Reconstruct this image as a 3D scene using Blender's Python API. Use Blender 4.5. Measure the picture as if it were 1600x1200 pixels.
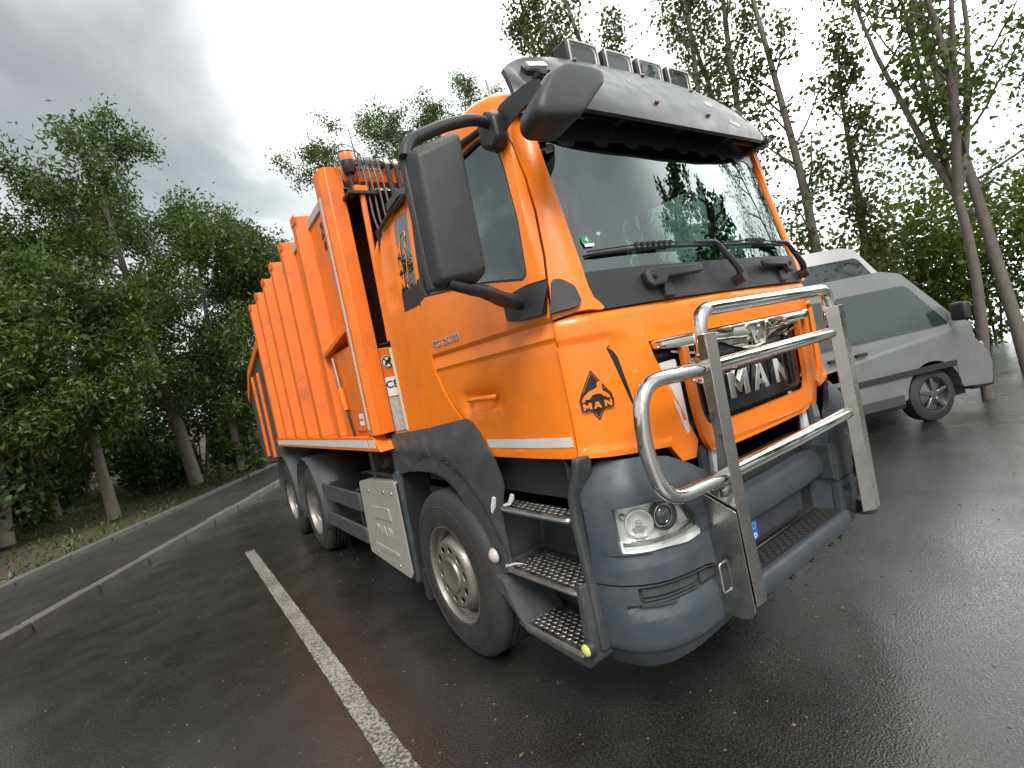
import bpy, bmesh, math, random
import numpy as np
from mathutils import Vector, Matrix, noise
from mathutils.geometry import tessellate_polygon
PI = math.pi
R = math.radians
for o in list(bpy.data.objects):
    bpy.data.objects.remove(o)
scene = bpy.context.scene
COL = scene.collection

# ------------------------------------------------------------------ camera
cam_data = bpy.data.cameras.new('camera')
cam = bpy.data.objects.new('camera', cam_data)
COL.objects.link(cam)
scene.camera = cam
cam_data.sensor_width = 36.0
cam_data.lens = 780.88 / 1600.0 * 36.0
cam_data.clip_start = 0.05
cam_data.clip_end = 2000.0
CAM = Vector((-2.44415, -1.34161, 1.67158))
yaw, pitch, roll = R(34.651), R(-1.6143), R(-11.706)
d = Vector((math.sin(yaw) * math.cos(pitch), math.cos(yaw) * math.cos(pitch), math.sin(pitch)))
r = d.cross(Vector((0, 0, 1))).normalized()
u = r.cross(d)
r2 = math.cos(roll) * r + math.sin(roll) * u
u2 = -math.sin(roll) * r + math.cos(roll) * u
m3 = Matrix((r2, u2, -d)).transposed()
cam.matrix_world = Matrix.Translation(CAM) @ m3.to_4x4()

# ------------------------------------------------------------------ sky, sun, exposure
SUN_AZ = R(-148)      # measured from +Y towards +X
SUN_EL = R(50)
world = bpy.data.worlds.new('World')
scene.world = world
world.use_nodes = True
wn, wl = world.node_tree.nodes, world.node_tree.links
wn.clear()
w_out = wn.new('ShaderNodeOutputWorld')
w_bg1 = wn.new('ShaderNodeBackground')
w_bg2 = wn.new('ShaderNodeBackground')
w_add = wn.new('ShaderNodeAddShader')
w_sky = wn.new('ShaderNodeTexSky')
w_sky.sky_type = 'NISHITA'
w_sky.sun_disc = False
w_sky.sun_elevation = SUN_EL
w_sky.sun_rotation = SUN_AZ
w_sky.air_density = 1.0
w_sky.dust_density = 3.0
w_bg1.inputs['Strength'].default_value = 0.05
w_hs = wn.new('ShaderNodeHueSaturation'); w_hs.inputs['Saturation'].default_value = 0.35
wl.new(w_sky.outputs[0], w_hs.inputs['Color']); wl.new(w_hs.outputs[0], w_bg1.inputs['Color'])
w_tc = wn.new('ShaderNodeTexCoord')
w_sep = wn.new('ShaderNodeSeparateXYZ')
wl.new(w_tc.outputs['Generated'], w_sep.inputs[0])
def wmath(op, a, b=None, clamp=False):
    n = wn.new('ShaderNodeMath'); n.operation = op; n.use_clamp = clamp
    for i, v in enumerate((a, b)):
        if v is None: continue
        if isinstance(v, (int, float)): n.inputs[i].default_value = v
        else: wl.new(v, n.inputs[i])
    return n.outputs[0]
zz = wmath('ADD', wmath('MAXIMUM', w_sep.outputs['Z'], 0.0), 0.22)
cx_ = wmath('DIVIDE', w_sep.outputs['X'], zz)
cy_ = wmath('DIVIDE', w_sep.outputs['Y'], zz)
w_cmb = wn.new('ShaderNodeCombineXYZ')
wl.new(cx_, w_cmb.inputs[0]); wl.new(cy_, w_cmb.inputs[1])
w_n1 = wn.new('ShaderNodeTexNoise')
w_n1.inputs['Scale'].default_value = 1.05
w_n1.inputs['Detail'].default_value = 6.0
w_n1.inputs['Roughness'].default_value = 0.5
w_n1.inputs['Distortion'].default_value = 0.35
w_map = wn.new('ShaderNodeMapping'); w_map.inputs['Location'].default_value = (1.7, 0.6, 0.3)
wl.new(w_cmb.outputs[0], w_map.inputs['Vector']); wl.new(w_map.outputs[0], w_n1.inputs['Vector'])
w_ramp = wn.new('ShaderNodeValToRGB')
e = w_ramp.color_ramp.elements
e[0].position = 0.34; e[0].color = (0.22, 0.24, 0.232, 1)
e[1].position = 0.60; e[1].color = (1.0, 1.0, 0.99, 1)
el = w_ramp.color_ramp.elements.new(0.47); el.color = (0.42, 0.445, 0.43, 1)
wl.new(w_n1.outputs['Fac'], w_ramp.inputs[0])
# the cloud layer is thin and bright low in the east, thicker and darker overhead and to the west
w_dot = wn.new('ShaderNodeVectorMath'); w_dot.operation = 'DOT_PRODUCT'
w_nrm = wn.new('ShaderNodeVectorMath'); w_nrm.operation = 'NORMALIZE'
wl.new(w_tc.outputs['Generated'], w_nrm.inputs[0])
wl.new(w_nrm.outputs[0], w_dot.inputs[0])
THIN_AZ, THIN_EL = R(70), R(22)
w_dot.inputs[1].default_value = (math.sin(THIN_AZ) * math.cos(THIN_EL), math.cos(THIN_AZ) * math.cos(THIN_EL), math.sin(THIN_EL))
w_mr = wn.new('ShaderNodeMapRange')
w_mr.interpolation_type = 'SMOOTHSTEP'
w_mr.inputs['From Min'].default_value = 0.52
w_mr.inputs['From Max'].default_value = 1.0
w_mr.inputs['To Min'].default_value = 0.72
w_mr.inputs['To Max'].default_value = 7.5
wl.new(w_dot.outputs['Value'], w_mr.inputs['Value'])
w_mul = wn.new('ShaderNodeVectorMath'); w_mul.operation = 'SCALE'
wl.new(w_ramp.outputs[0], w_mul.inputs[0]); wl.new(w_mr.outputs[0], w_mul.inputs['Scale'])
wl.new(w_mul.outputs[0], w_bg2.inputs['Color'])
w_bg2.inputs['Strength'].default_value = 0.50
wl.new(w_bg1.outputs[0], w_add.inputs[0]); wl.new(w_bg2.outputs[0], w_add.inputs[1])
wl.new(w_add.outputs[0], w_out.inputs['Surface'])

sun_d = bpy.data.lights.new('sun', 'SUN')
sun_d.energy = 2.0
sun_d.angle = R(28)
sun_d.color = (1.0, 0.96, 0.9)
sun = bpy.data.objects.new('sun', sun_d)
COL.objects.link(sun)
sdir = Vector((math.sin(SUN_AZ) * math.cos(SUN_EL), math.cos(SUN_AZ) * math.cos(SUN_EL), math.sin(SUN_EL)))
sun.rotation_euler = sdir.to_track_quat('Z', 'Y').to_euler()
sun.location = (5, 10, 20)

scene.view_settings.view_transform = 'Standard'
scene.view_settings.look = 'None'
scene.view_settings.gamma = 1.0
scene.view_settings.use_curve_mapping = False
scene.view_settings.exposure = 0.85
scene.cycles.max_bounces = 8
scene.cycles.transparent_max_bounces = 24

# ------------------------------------------------------------------ materials
MATS = {}
def rgb(c): return (c[0], c[1], c[2], 1.0)
def mat(name, col, rough=0.5, metal=0.0, coat=0.0, var=0.0, vscale=6.0, bump=0.0, bscale=60.0, spec=0.5,
        dirt=None, dirt_amt=0.0, dscale=3.0, rvar=0.0, streak=0.0):
    if name in MATS: return MATS[name]
    m = bpy.data.materials.new(name); m.use_nodes = True
    n, l = m.node_tree.nodes, m.node_tree.links
    b = n['Principled BSDF']
    b.inputs['Base Color'].default_value = rgb(col)
    b.inputs['Roughness'].default_value = rough
    b.inputs['Metallic'].default_value = metal
    b.inputs['Coat Weight'].default_value = coat
    b.inputs['Coat Roughness'].default_value = 0.06
    b.inputs['Specular IOR Level'].default_value = spec
    tc = n.new('ShaderNodeTexCoord')
    src = None
    if var or dirt_amt:
        nz = n.new('ShaderNodeTexNoise'); nz.inputs['Scale'].default_value = vscale; nz.inputs['Detail'].default_value = 5
        l.new(tc.outputs['Object'], nz.inputs['Vector'])
        mx = n.new('ShaderNodeMix'); mx.data_type = 'RGBA'
        mx.inputs['A'].default_value = rgb([c * (1 - var) for c in col]); mx.inputs['B'].default_value = rgb([min(1, c * (1 + var)) for c in col])
        l.new(nz.outputs['Fac'], mx.inputs['Factor']); src = mx.outputs['Result']
    if dirt_amt:
        nd = n.new('ShaderNodeTexNoise'); nd.inputs['Scale'].default_value = dscale; nd.inputs['Detail'].default_value = 9; nd.inputs['Roughness'].default_value = 0.68
        l.new(tc.outputs['Object'], nd.inputs['Vector'])
        rp = n.new('ShaderNodeMapRange'); rp.inputs['From Min'].default_value = 0.47; rp.inputs['From Max'].default_value = 0.72
        rp.inputs['To Max'].default_value = dirt_amt
        l.new(nd.outputs['Fac'], rp.inputs['Value'])
        m2 = n.new('ShaderNodeMix'); m2.data_type = 'RGBA'
        l.new(rp.outputs[0], m2.inputs['Factor']); l.new(src, m2.inputs['A']); m2.inputs['B'].default_value = rgb(dirt)
        src = m2.outputs['Result']
    if streak:      # grime run down the panels by the rain
        mp = n.new('ShaderNodeMapping'); mp.inputs['Scale'].default_value = (7, 7, .45); l.new(tc.outputs['Object'], mp.inputs['Vector'])
        ns = n.new('ShaderNodeTexNoise'); ns.inputs['Scale'].default_value = 1.0; ns.inputs['Detail'].default_value = 5; l.new(mp.outputs[0], ns.inputs['Vector'])
        rs = n.new('ShaderNodeMapRange'); rs.inputs['From Min'].default_value = .5; rs.inputs['From Max'].default_value = .75; rs.inputs['To Max'].default_value = streak; l.new(ns.outputs['Fac'], rs.inputs['Value'])
        m4 = n.new('ShaderNodeMix'); m4.data_type = 'RGBA'; l.new(rs.outputs[0], m4.inputs['Factor']); l.new(src, m4.inputs['A']); m4.inputs['B'].default_value = rgb(dirt); src = m4.outputs['Result']
    if src: l.new(src, b.inputs['Base Color'])
    if rvar:
        nr = n.new('ShaderNodeTexNoise'); nr.inputs['Scale'].default_value = dscale * 1.7; nr.inputs['Detail'].default_value = 6
        l.new(tc.outputs['Object'], nr.inputs['Vector'])
        mr = n.new('ShaderNodeMapRange'); mr.inputs['To Min'].default_value = max(0.02, rough - rvar); mr.inputs['To Max'].default_value = min(1, rough + rvar)
        mr.inputs['From Min'].default_value = 0.3; mr.inputs['From Max'].default_value = 0.7
        l.new(nr.outputs['Fac'], mr.inputs['Value']); l.new(mr.outputs[0], b.inputs['Roughness'])
    if bump:
        nb = n.new('ShaderNodeTexNoise'); nb.inputs['Scale'].default_value = bscale; nb.inputs['Detail'].default_value = 4
        l.new(tc.outputs['Object'], nb.inputs['Vector'])
        bp = n.new('ShaderNodeBump'); bp.inputs['Strength'].default_value = bump; bp.inputs['Distance'].default_value = 0.01
        l.new(nb.outputs['Fac'], bp.inputs['Height']); l.new(bp.outputs[0], b.inputs['Normal'])
    MATS[name] = m
    return m

ORANGE = mat('orange_paint', (0.86, 0.200, 0.007), 0.36, coat=0.25, var=0.035, vscale=2.0, dirt=(0.32, 0.11, 0.03), dirt_amt=0.30, dscale=4.0, rvar=0.10, streak=.10)
ORANGE2 = mat('orange_body_paint', (0.78, 0.162, 0.007), 0.5, coat=0.12, var=0.05, vscale=2.0, dirt=(0.22, 0.10, 0.05), dirt_amt=0.55, dscale=4.0, rvar=0.1, streak=.30)
GREYP = mat('blue_grey_plastic', (0.046, 0.058, 0.070), 0.5, var=0.12, vscale=5, dirt=(0.13, 0.13, 0.12), dirt_amt=0.34, dscale=7.0, bump=0.12, bscale=500, rvar=0.08)
GREYD = mat('dark_grey_plastic', (0.045, 0.049, 0.052), 0.52, var=0.12, vscale=5, dirt=(0.15, 0.145, 0.135), dirt_amt=0.32, dscale=6.0, bump=0.15, bscale=500, rvar=0.08)
VISOR = mat('visor_grey', (0.044, 0.047, 0.049), 0.36, var=0.08, vscale=3, dirt=(0.2, 0.2, 0.2), dirt_amt=0.15, dscale=8.0, rvar=0.08)
BLACKP = mat('black_plastic', (0.022, 0.023, 0.024), 0.45, var=0.1, bump=0.1, bscale=400)
MIRRORP = mat('mirror_housing_plastic', (0.030, 0.031, 0.032), 0.5, var=0.06, dirt=(0.07, 0.10, 0.10), dirt_amt=0.2, dscale=9.0, bump=0.15, bscale=700)
RUBBER = mat('rubber', (0.022, 0.022, 0.022), 0.75, var=0.1)
TYRE = mat('tyre_rubber', (0.022, 0.0215, 0.021), 0.68, var=0.15, vscale=4, dirt=(0.075, 0.068, 0.06), dirt_amt=0.35, dscale=5.0, bump=0.2, bscale=120)
DARK = mat('dark_interior', (0.012, 0.012, 0.013), 0.8)
CHROME = mat('polished_steel', (0.70, 0.69, 0.66), 0.06, metal=1.0, rvar=0.05, dscale=8.0)
STEEL = mat('brushed_steel', (0.52, 0.505, 0.47), 0.24, metal=1.0, var=.08, vscale=12, dirt=(.30, .28, .24), dirt_amt=.4, dscale=9.0, rvar=0.10)
ALU = mat('step_aluminium', (0.50, 0.49, 0.46), 0.38, metal=1.0, var=0.1, dirt=(0.20, 0.17, 0.14), dirt_amt=0.5, dscale=14.0, rvar=0.12)
RIM = mat('painted_rim', (0.24, 0.225, 0.205), 0.45, metal=0.6, var=0.1, dirt=(0.13, 0.095, 0.07), dirt_amt=0.7, dscale=9.0, rvar=0.1)
SILVERP = mat('beige_silver_paint', (0.42, 0.41, 0.365), 0.42, metal=0.35, var=0.05, dirt=(0.22, 0.2, 0.16), dirt_amt=0.25, dscale=4.0)
REFLECT = mat('reflective_tape', (0.60, 0.60, 0.57), 0.35, var=0.12, vscale=22, bump=0.25, bscale=240)
BLACKF = mat('black_film', (0.012, 0.012, 0.012), 0.4)
WHITEP = mat('white_plastic', (0.62, 0.63, 0.64), 0.35, var=0.05)
WHITES = mat('white_label', (0.70, 0.70, 0.68), 0.5, var=0.05)
AMBER = mat('amber_lens', (0.85, 0.20, 0.01), 0.15, coat=1.0)
REDL = mat('dark_red_lens', (0.14, 0.022, 0.016), 0.15, coat=1.0)
BLUEB = mat('blue_band', (0.01, 0.12, 0.62), 0.35)
GREENS = mat('green_sticker', (0.03, 0.22, 0.12), 0.5)
CHASSIS = mat('chassis_black', (0.018, 0.018, 0.018), 0.6, var=0.2, dirt=(0.05, 0.045, 0.04), dirt_amt=0.5, dscale=6.0)
HOSE = mat('hose_grey', (0.10, 0.105, 0.11), 0.4, metal=0.3)
BRASS = mat('zinc_fitting', (0.55, 0.52, 0.42), 0.3, metal=1.0)
LENSG = mat('lamp_reflector', (0.74, 0.74, 0.71), 0.30, metal=0.45, bump=0.35, bscale=28)
WORKL = mat('work_lamp_reflector', (0.62, 0.60, 0.50), 0.30, metal=0.7, bump=0.2, bscale=40)
YELLOWG = mat('yellow_green_lens', (0.5, 0.55, 0.10), 0.2, coat=1.0)
VISFILM = mat('tint_band_film', (0.018, 0.019, 0.02), 0.22)
FADED = mat('oxidised_top_edge', (0.42, 0.40, 0.33), 0.6, var=0.2, vscale=12)
SEAT = mat('seat_fabric', (0.03, 0.032, 0.036), 0.9)

def glass(name, tint, f0ior, rough=0.0):
    m = bpy.data.materials.new(name); m.use_nodes = True
    n, l = m.node_tree.nodes, m.node_tree.links; n.clear()
    o = n.new('ShaderNodeOutputMaterial'); t = n.new('ShaderNodeBsdfTransparent'); g = n.new('ShaderNodeBsdfGlossy')
    fr = n.new('ShaderNodeFresnel'); mx = n.new('ShaderNodeMixShader')
    t.inputs[0].default_value = rgb(tint); g.inputs['Roughness'].default_value = rough; fr.inputs['IOR'].default_value = f0ior
    g.inputs['Color'].default_value = (0.88, 1.0, 0.97, 1)
    ge = n.new('ShaderNodeNewGeometry'); inv = n.new('ShaderNodeMath'); inv.operation = 'SUBTRACT'; inv.inputs[0].default_value = 1.0; l.new(ge.outputs['Backfacing'], inv.inputs[1])
    mu = n.new('ShaderNodeMath'); mu.operation = 'MULTIPLY'; l.new(fr.outputs[0], mu.inputs[0]); l.new(inv.outputs[0], mu.inputs[1])
    tm = n.new('ShaderNodeMix'); tm.data_type = 'RGBA'; tm.inputs['A'].default_value = rgb(tint); tm.inputs['B'].default_value = (1, 1, 1, 1); l.new(ge.outputs['Backfacing'], tm.inputs['Factor']); l.new(tm.outputs['Result'], t.inputs[0])
    l.new(mu.outputs[0], mx.inputs[0]); l.new(t.outputs[0], mx.inputs[1]); l.new(g.outputs[0], mx.inputs[2]); l.new(mx.outputs[0], o.inputs[0])
    MATS[name] = m
    return m
GLASS = glass('cab_glass', (0.17, 0.24, 0.215), 2.6)
LENS = glass('clear_lens', (0.9, 0.92, 0.92), 1.5)

# ------------------------------------------------------------------ helpers
def tag(o, label=None, cat=None, group=None, kind=None):
    if label: o['label'] = label
    if cat: o['category'] = cat
    if group: o['group'] = group
    if kind: o['kind'] = kind
    return o
def empty(name, loc=(0, 0, 0), rz=0.0, parent=None):
    o = bpy.data.objects.new(name, None); COL.objects.link(o)
    o.location = loc; o.rotation_euler = (0, 0, rz); o.empty_display_size = 0.3
    if parent: o.parent = parent
    return o
def link(name, me, m, parent=None, smooth=True, angle=35, bevel=0.0, seg=2, bang=40):
    o = bpy.data.objects.new(name, me); COL.objects.link(o)
    if m: me.materials.append(m)
    if smooth:
        me.polygons.foreach_set('use_smooth', [True] * len(me.polygons))
        me.set_sharp_from_angle(angle=R(angle))
    if bevel:
        b = o.modifiers.new('bevel', 'BEVEL'); b.width = bevel; b.segments = seg; b.limit_method = 'ANGLE'; b.angle_limit = R(bang)
        b.harden_normals = False
    if parent: o.parent = parent
    return o
def from_bm(name, bm, m, parent=None, **k):
    bmesh.ops.recalc_face_normals(bm, faces=bm.faces)
    me = bpy.data.meshes.new(name); bm.to_mesh(me); bm.free()
    return link(name, me, m, parent, **k)
def add_box(bm, lo, hi, mtx=None):
    vs = [bm.verts.new((x, y, z)) for x in (lo[0], hi[0]) for y in (lo[1], hi[1]) for z in (lo[2], hi[2])]
    for f in ((0, 1, 3, 2), (4, 6, 7, 5), (0, 4, 5, 1), (2, 3, 7, 6), (0, 2, 6, 4), (1, 5, 7, 3)):
        bm.faces.new([vs[i] for i in f])
    if mtx: bmesh.ops.transform(bm, matrix=mtx, verts=vs)
    return vs
def box(name, lo, hi, m, parent=None, bevel=0.004, mtx=None, **k):
    bm = bmesh.new(); add_box(bm, lo, hi, mtx)
    return from_bm(name, bm, m, parent, bevel=bevel, **k)
def frames(pts):
    out = []; up = None
    for i, p in enumerate(pts):
        a = pts[max(0, i - 1)]; b = pts[min(len(pts) - 1, i + 1)]
        t = (b - a).normalized()
        if up is None:
            up = Vector((0, 0, 1)) if abs(t.z) < 0.9 else Vector((1, 0, 0))
        s = t.cross(up).normalized(); up = s.cross(t).normalized()
        out.append((s, up))
    return out
def add_tube(bm, pts, rad, n=12, closed=False, cap=True):
    pts = [Vector(p) for p in pts]
    rs = rad if isinstance(rad, (list, tuple)) else [rad] * len(pts)
    fr = frames(pts); rings = []
    for p, (s, up), rr in zip(pts, fr, rs):
        rings.append([bm.verts.new(p + s * (rr * math.cos(2 * PI * k / n)) + up * (rr * math.sin(2 * PI * k / n))) for k in range(n)])
    for a, b in zip(rings, rings[1:]):
        for k in range(n): bm.faces.new((a[k], a[(k + 1) % n], b[(k + 1) % n], b[k]))
    if closed:
        a, b = rings[-1], rings[0]
        for k in range(n): bm.faces.new((a[k], a[(k + 1) % n], b[(k + 1) % n], b[k]))
    elif cap:
        bm.faces.new(rings[0][::-1]); bm.faces.new(rings[-1])
def round_path(pts, rad, seg=6):
    pts = [Vector(p) for p in pts]; out = [pts[0]]
    for a, b, c in zip(pts, pts[1:], pts[2:]):
        d1 = (a - b); d2 = (c - b); r_ = min(rad, d1.length * 0.49, d2.length * 0.49)
        p1 = b + d1.normalized() * r_; p2 = b + d2.normalized() * r_
        for k in range(seg + 1):
            t = k / seg; out.append((1 - t) ** 2 * p1 + 2 * t * (1 - t) * b + t * t * p2)
    out.append(pts[-1])
    return out
def tube(name, pts, rad, m, parent=None, n=12, bend=0.0, **k):
    bm = bmesh.new(); add_tube(bm, round_path(pts, bend) if bend else pts, rad, n)
    return from_bm(name, bm, m, parent, angle=50, **k)
def add_lathe(bm, prof, mtx=None, n=48):
    rings = []
    for (rr, h) in prof:
        rings.append([bm.verts.new((rr * math.cos(2 * PI * k / n), rr * math.sin(2 * PI * k / n), h)) for k in range(n)])
    vs = [v for r_ in rings for v in r_]
    for a, b in zip(rings, rings[1:]):
        for k in range(n): bm.faces.new((a[k], a[(k + 1) % n], b[(k + 1) % n], b[k]))
    if prof[0][0] > 1e-6 and prof[0][0] < 0.0101: bm.faces.new(rings[0])
    if prof[-1][0] > 1e-6 and prof[-1][0] < 0.0101: bm.faces.new(rings[-1])
    if mtx: bmesh.ops.transform(bm, matrix=mtx, verts=vs)
def lathe(name, prof, m, parent=None, mtx=None, n=48, **k):
    bm = bmesh.new(); add_lathe(bm, prof, mtx, n)
    return from_bm(name, bm, m, parent, angle=k.pop('angle', 40), **k)
def face_mtx(origin, xa, ya):      # local x, y axes -> local z is out
    xa = Vector(xa).normalized(); ya = Vector(ya).normalized(); za = xa.cross(ya).normalized()
    m_ = Matrix((xa, ya, za)).transposed().to_4x4(); return Matrix.Translation(Vector(origin)) @ m_
def poly_faces(loops):
    vs = [(p[0], p[1]) for lp in loops for p in lp]
    tr = tessellate_polygon([[Vector((p[0], p[1], 0)) for p in lp] for lp in loops])
    return vs, tr
def add_prism(bm, loops, mtx, t0, t1):
    """flat outline(s) (first outer, others holes) in local xy, from height t0 to t1"""
    vs, tr = poly_faces(loops)
    A = [bm.verts.new(mtx @ Vector((a, b, t0))) for a, b in vs]
    B = [bm.verts.new(mtx @ Vector((a, b, t1))) for a, b in vs]
    for t in tr:
        try:
            bm.faces.new([A[i] for i in t]); bm.faces.new([B[i] for i in t])
        except ValueError: pass
    i0 = 0
    for lp in loops:
        n_ = len(lp)
        for k in range(n_):
            i, j = i0 + k, i0 + (k + 1) % n_
            bm.faces.new((A[i], A[j], B[j], B[i]))
        i0 += n_
def prism(name, loops, mtx, t0, t1, m, parent=None, **k):
    if not isinstance(loops[0][0], (tuple, list)): loops = [loops]
    bm = bmesh.new(); add_prism(bm, loops, mtx, t0, t1)
    bmesh.ops.dissolve_limit(bm, angle_limit=0.001, verts=bm.verts, edges=bm.edges)
    return from_bm(name, bm, m, parent, **k)
SIDE = lambda x: face_mtx((x, 0, 0), (0, -1, 0), (0, 0, 1))       # local x = -y, out = -x
def side_prism(name, pts, x_out, x_in, m, parent=None, holes=(), **k):
    """outline in (y, z) on the truck's right side, between x_out and x_in"""
    M_ = Matrix(((0, 0, 1, 0), (1, 0, 0, 0), (0, 1, 0, 0), (0, 0, 0, 1)))
    return prism(name, [pts] + list(holes), M_, x_out, x_in, m, parent, **k)
def front_prism(name, pts, y_out, y_in, m, parent=None, holes=(), **k):
    M_ = Matrix(((1, 0, 0, 0), (0, 0, 1, 0), (0, 1, 0, 0), (0, 0, 0, 1)))
    return prism(name, [pts] + list(holes), M_, y_out, y_in, m, parent, **k)
def round_poly(pts, rad, seg=4):
    n_ = len(pts); out = []
    for i in range(n_):
        a, b, c = Vector(pts[i - 1]), Vector(pts[i]), Vector(pts[(i + 1) % n_])
        rr = rad[i] if isinstance(rad, (list, tuple)) else rad
        d1, d2 = a - b, c - b; q = min(rr, d1.length * 0.48, d2.length * 0.48)
        if q < 1e-5: out.append(tuple(b)); continue
        p1 = b + d1.normalized() * q; p2 = b + d2.normalized() * q
        for k in range(seg + 1):
            t = k / seg; v = (1 - t) ** 2 * p1 + 2 * t * (1 - t) * b + t * t * p2; out.append((v.x, v.y))
    return out
def loft(name, rings, m, parent=None, closed=True, cap=True, **k):
    bm = bmesh.new(); rr = [[bm.verts.new(p) for p in ring] for ring in rings]; n_ = len(rr[0])
    for a, b in zip(rr, rr[1:]):
        for i in range(n_ if closed else n_ - 1): bm.faces.new((a[i], a[(i + 1) % n_], b[(i + 1) % n_], b[i]))
    if cap and closed:
        bm.faces.new(rr[0]); bm.faces.new(rr[-1])
    return from_bm(name, bm, m, parent, **k)

_tc = {}
def text_mesh(txt, size=1.0, extrude=0.0, offset=0.0, shear=0.0, space=1.0):
    cu = bpy.data.curves.new('lettering', 'FONT'); cu.body = txt; cu.size = size; cu.extrude = extrude; cu.offset = offset
    cu.shear = shear; cu.space_character = space; cu.align_x = 'CENTER'; cu.align_y = 'CENTER'; cu.resolution_u = 3
    o = bpy.data.objects.new('lettering', cu); COL.objects.link(o)
    dg = bpy.context.evaluated_depsgraph_get(); dg.update()
    me = bpy.data.meshes.new_from_object(o.evaluated_get(dg)); bpy.data.objects.remove(o); bpy.data.curves.remove(cu)
    me.materials.clear()
    return me
def text_obj(name, txt, size, mtx, m, parent, extrude=0.001, offset=0.0, sx=1.0, shear=0.0, space=1.0, fn=None):
    me = text_mesh(txt, size, extrude, offset, shear, space)
    me.transform(Matrix.Diagonal((sx, 1, 1, 1)))
    if fn:
        for v in me.vertices: v.co = fn(v.co)
    else: me.transform(mtx)
    return link(name, me, m, parent, smooth=False)
# ------------------------------------------------------------------ curved body surfaces
def pchip(xs, ys):
    n=len(xs); h=[xs[i+1]-xs[i] for i in range(n-1)]; d=[(ys[i+1]-ys[i])/h[i] for i in range(n-1)]
    m=[0.0]*n; m[0]=d[0]; m[-1]=d[-1]
    for i in range(1,n-1):
        if d[i-1]*d[i]>0:
            w1=2*h[i]+h[i-1]; w2=h[i]+2*h[i-1]; m[i]=(w1+w2)/(w1/d[i-1]+w2/d[i])
    def f(x):
        if x<=xs[0]: return ys[0]+(x-xs[0])*m[0]
        if x>=xs[-1]: return ys[-1]+(x-xs[-1])*m[-1]
        i=0
        while x>xs[i+1]: i+=1
        t=(x-xs[i])/h[i]; a=2*t**3-3*t*t+1; b=t**3-2*t*t+t; c=-2*t**3+3*t*t; e=t**3-t*t
        return a*ys[i]+b*h[i]*m[i]+c*ys[i+1]+e*h[i]*m[i+1]
    return f
CU=[0,.3,.6,.8,.92,1.0,1.06,1.14,1.25,1.5,2.9]
CX=pchip(CU,[0,.3,.6,.8,.92,.99,1.035,1.08,1.10,1.11,1.11])
CY=pchip(CU,[.0,.006,.03,.06,.09,.125,.165,.225,.34,.60,2.0])
CK=pchip(CU,[1,1,1,1,1,.92,.78,.5,.25,0,0])
Y0=pchip([.9,1.2,1.6,1.8,1.9,2.8,3.0],[.05,.045,.045,.06,.078,.235,.27])
CW=pchip([0,2.0,2.3,2.75,3.0],[1,1,.99,.955,.93])
def cab0(u,z):
    s=-1 if u<0 else 1; a=abs(u)
    return (s*CX(a)*CW(z), CY(a)+CK(a)*Y0(z), z)
BU=[0,.5,.8,.95,1.03,1.1,1.16,1.25,1.6]
BX=pchip(BU,[0,.5,.8,.945,1.01,1.06,1.09,1.11,1.12])
BY=pchip(BU,[.0,.0,.012,.045,.085,.14,.20,.285,.63])
BD=pchip([.25,.33,.42,.6,.95,1.08,1.16,1.24],[.12,.06,.015,0,0,.015,.05,.11])
def bump0(u,z):
    s=-1 if u<0 else 1; a=abs(u); d=BD(z)
    k=min(1,a/1.16)
    return (s*(BX(a)-d*k*.8), BY(a)+d*(1-.3*k), z)
def nrm(S,u,z,e=1e-3):
    p=S(u-e,z); q=S(u+e,z); r=S(u,z-e); t=S(u,z+e)
    a=[q[i]-p[i] for i in range(3)]; b=[t[i]-r[i] for i in range(3)]
    n=[a[1]*b[2]-a[2]*b[1],a[2]*b[0]-a[0]*b[2],a[0]*b[1]-a[1]*b[0]]
    l=math.sqrt(sum(c*c for c in n)); return [c/l for c in n]
def onsurf(S,u,z,off=0):
    p=S(u,z); n=nrm(S,u,z); return (p[0]+n[0]*off,p[1]+n[1]*off,p[2]+n[2]*off)


def V3(t): return Vector(t)
def loop_cells(loops, du, dz, ucuts=(), zcuts=()):
    vs, tr = poly_faces(loops)
    bm = bmesh.new(); V = [bm.verts.new((a, b, 0)) for a, b in vs]
    for t in tr:
        try: bm.faces.new([V[i] for i in t])
        except ValueError: pass
    lo = [min(p[i] for p in vs) for i in (0, 1)]; hi = [max(p[i] for p in vs) for i in (0, 1)]
    def cut(ax, val):
        no = (1, 0, 0) if ax == 0 else (0, 1, 0); co = (val, 0, 0) if ax == 0 else (0, val, 0)
        bmesh.ops.bisect_plane(bm, geom=bm.verts[:] + bm.edges[:] + bm.faces[:], dist=1e-5, plane_co=co, plane_no=no)
    k = math.floor(lo[0] / du) + 1
    while k * du < hi[0]: cut(0, k * du); k += 1
    k = math.floor(lo[1] / dz) + 1
    while k * dz < hi[1]: cut(1, k * dz); k += 1
    for c in ucuts: cut(0, c)
    for c in zcuts: cut(1, c)
    return bm
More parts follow.
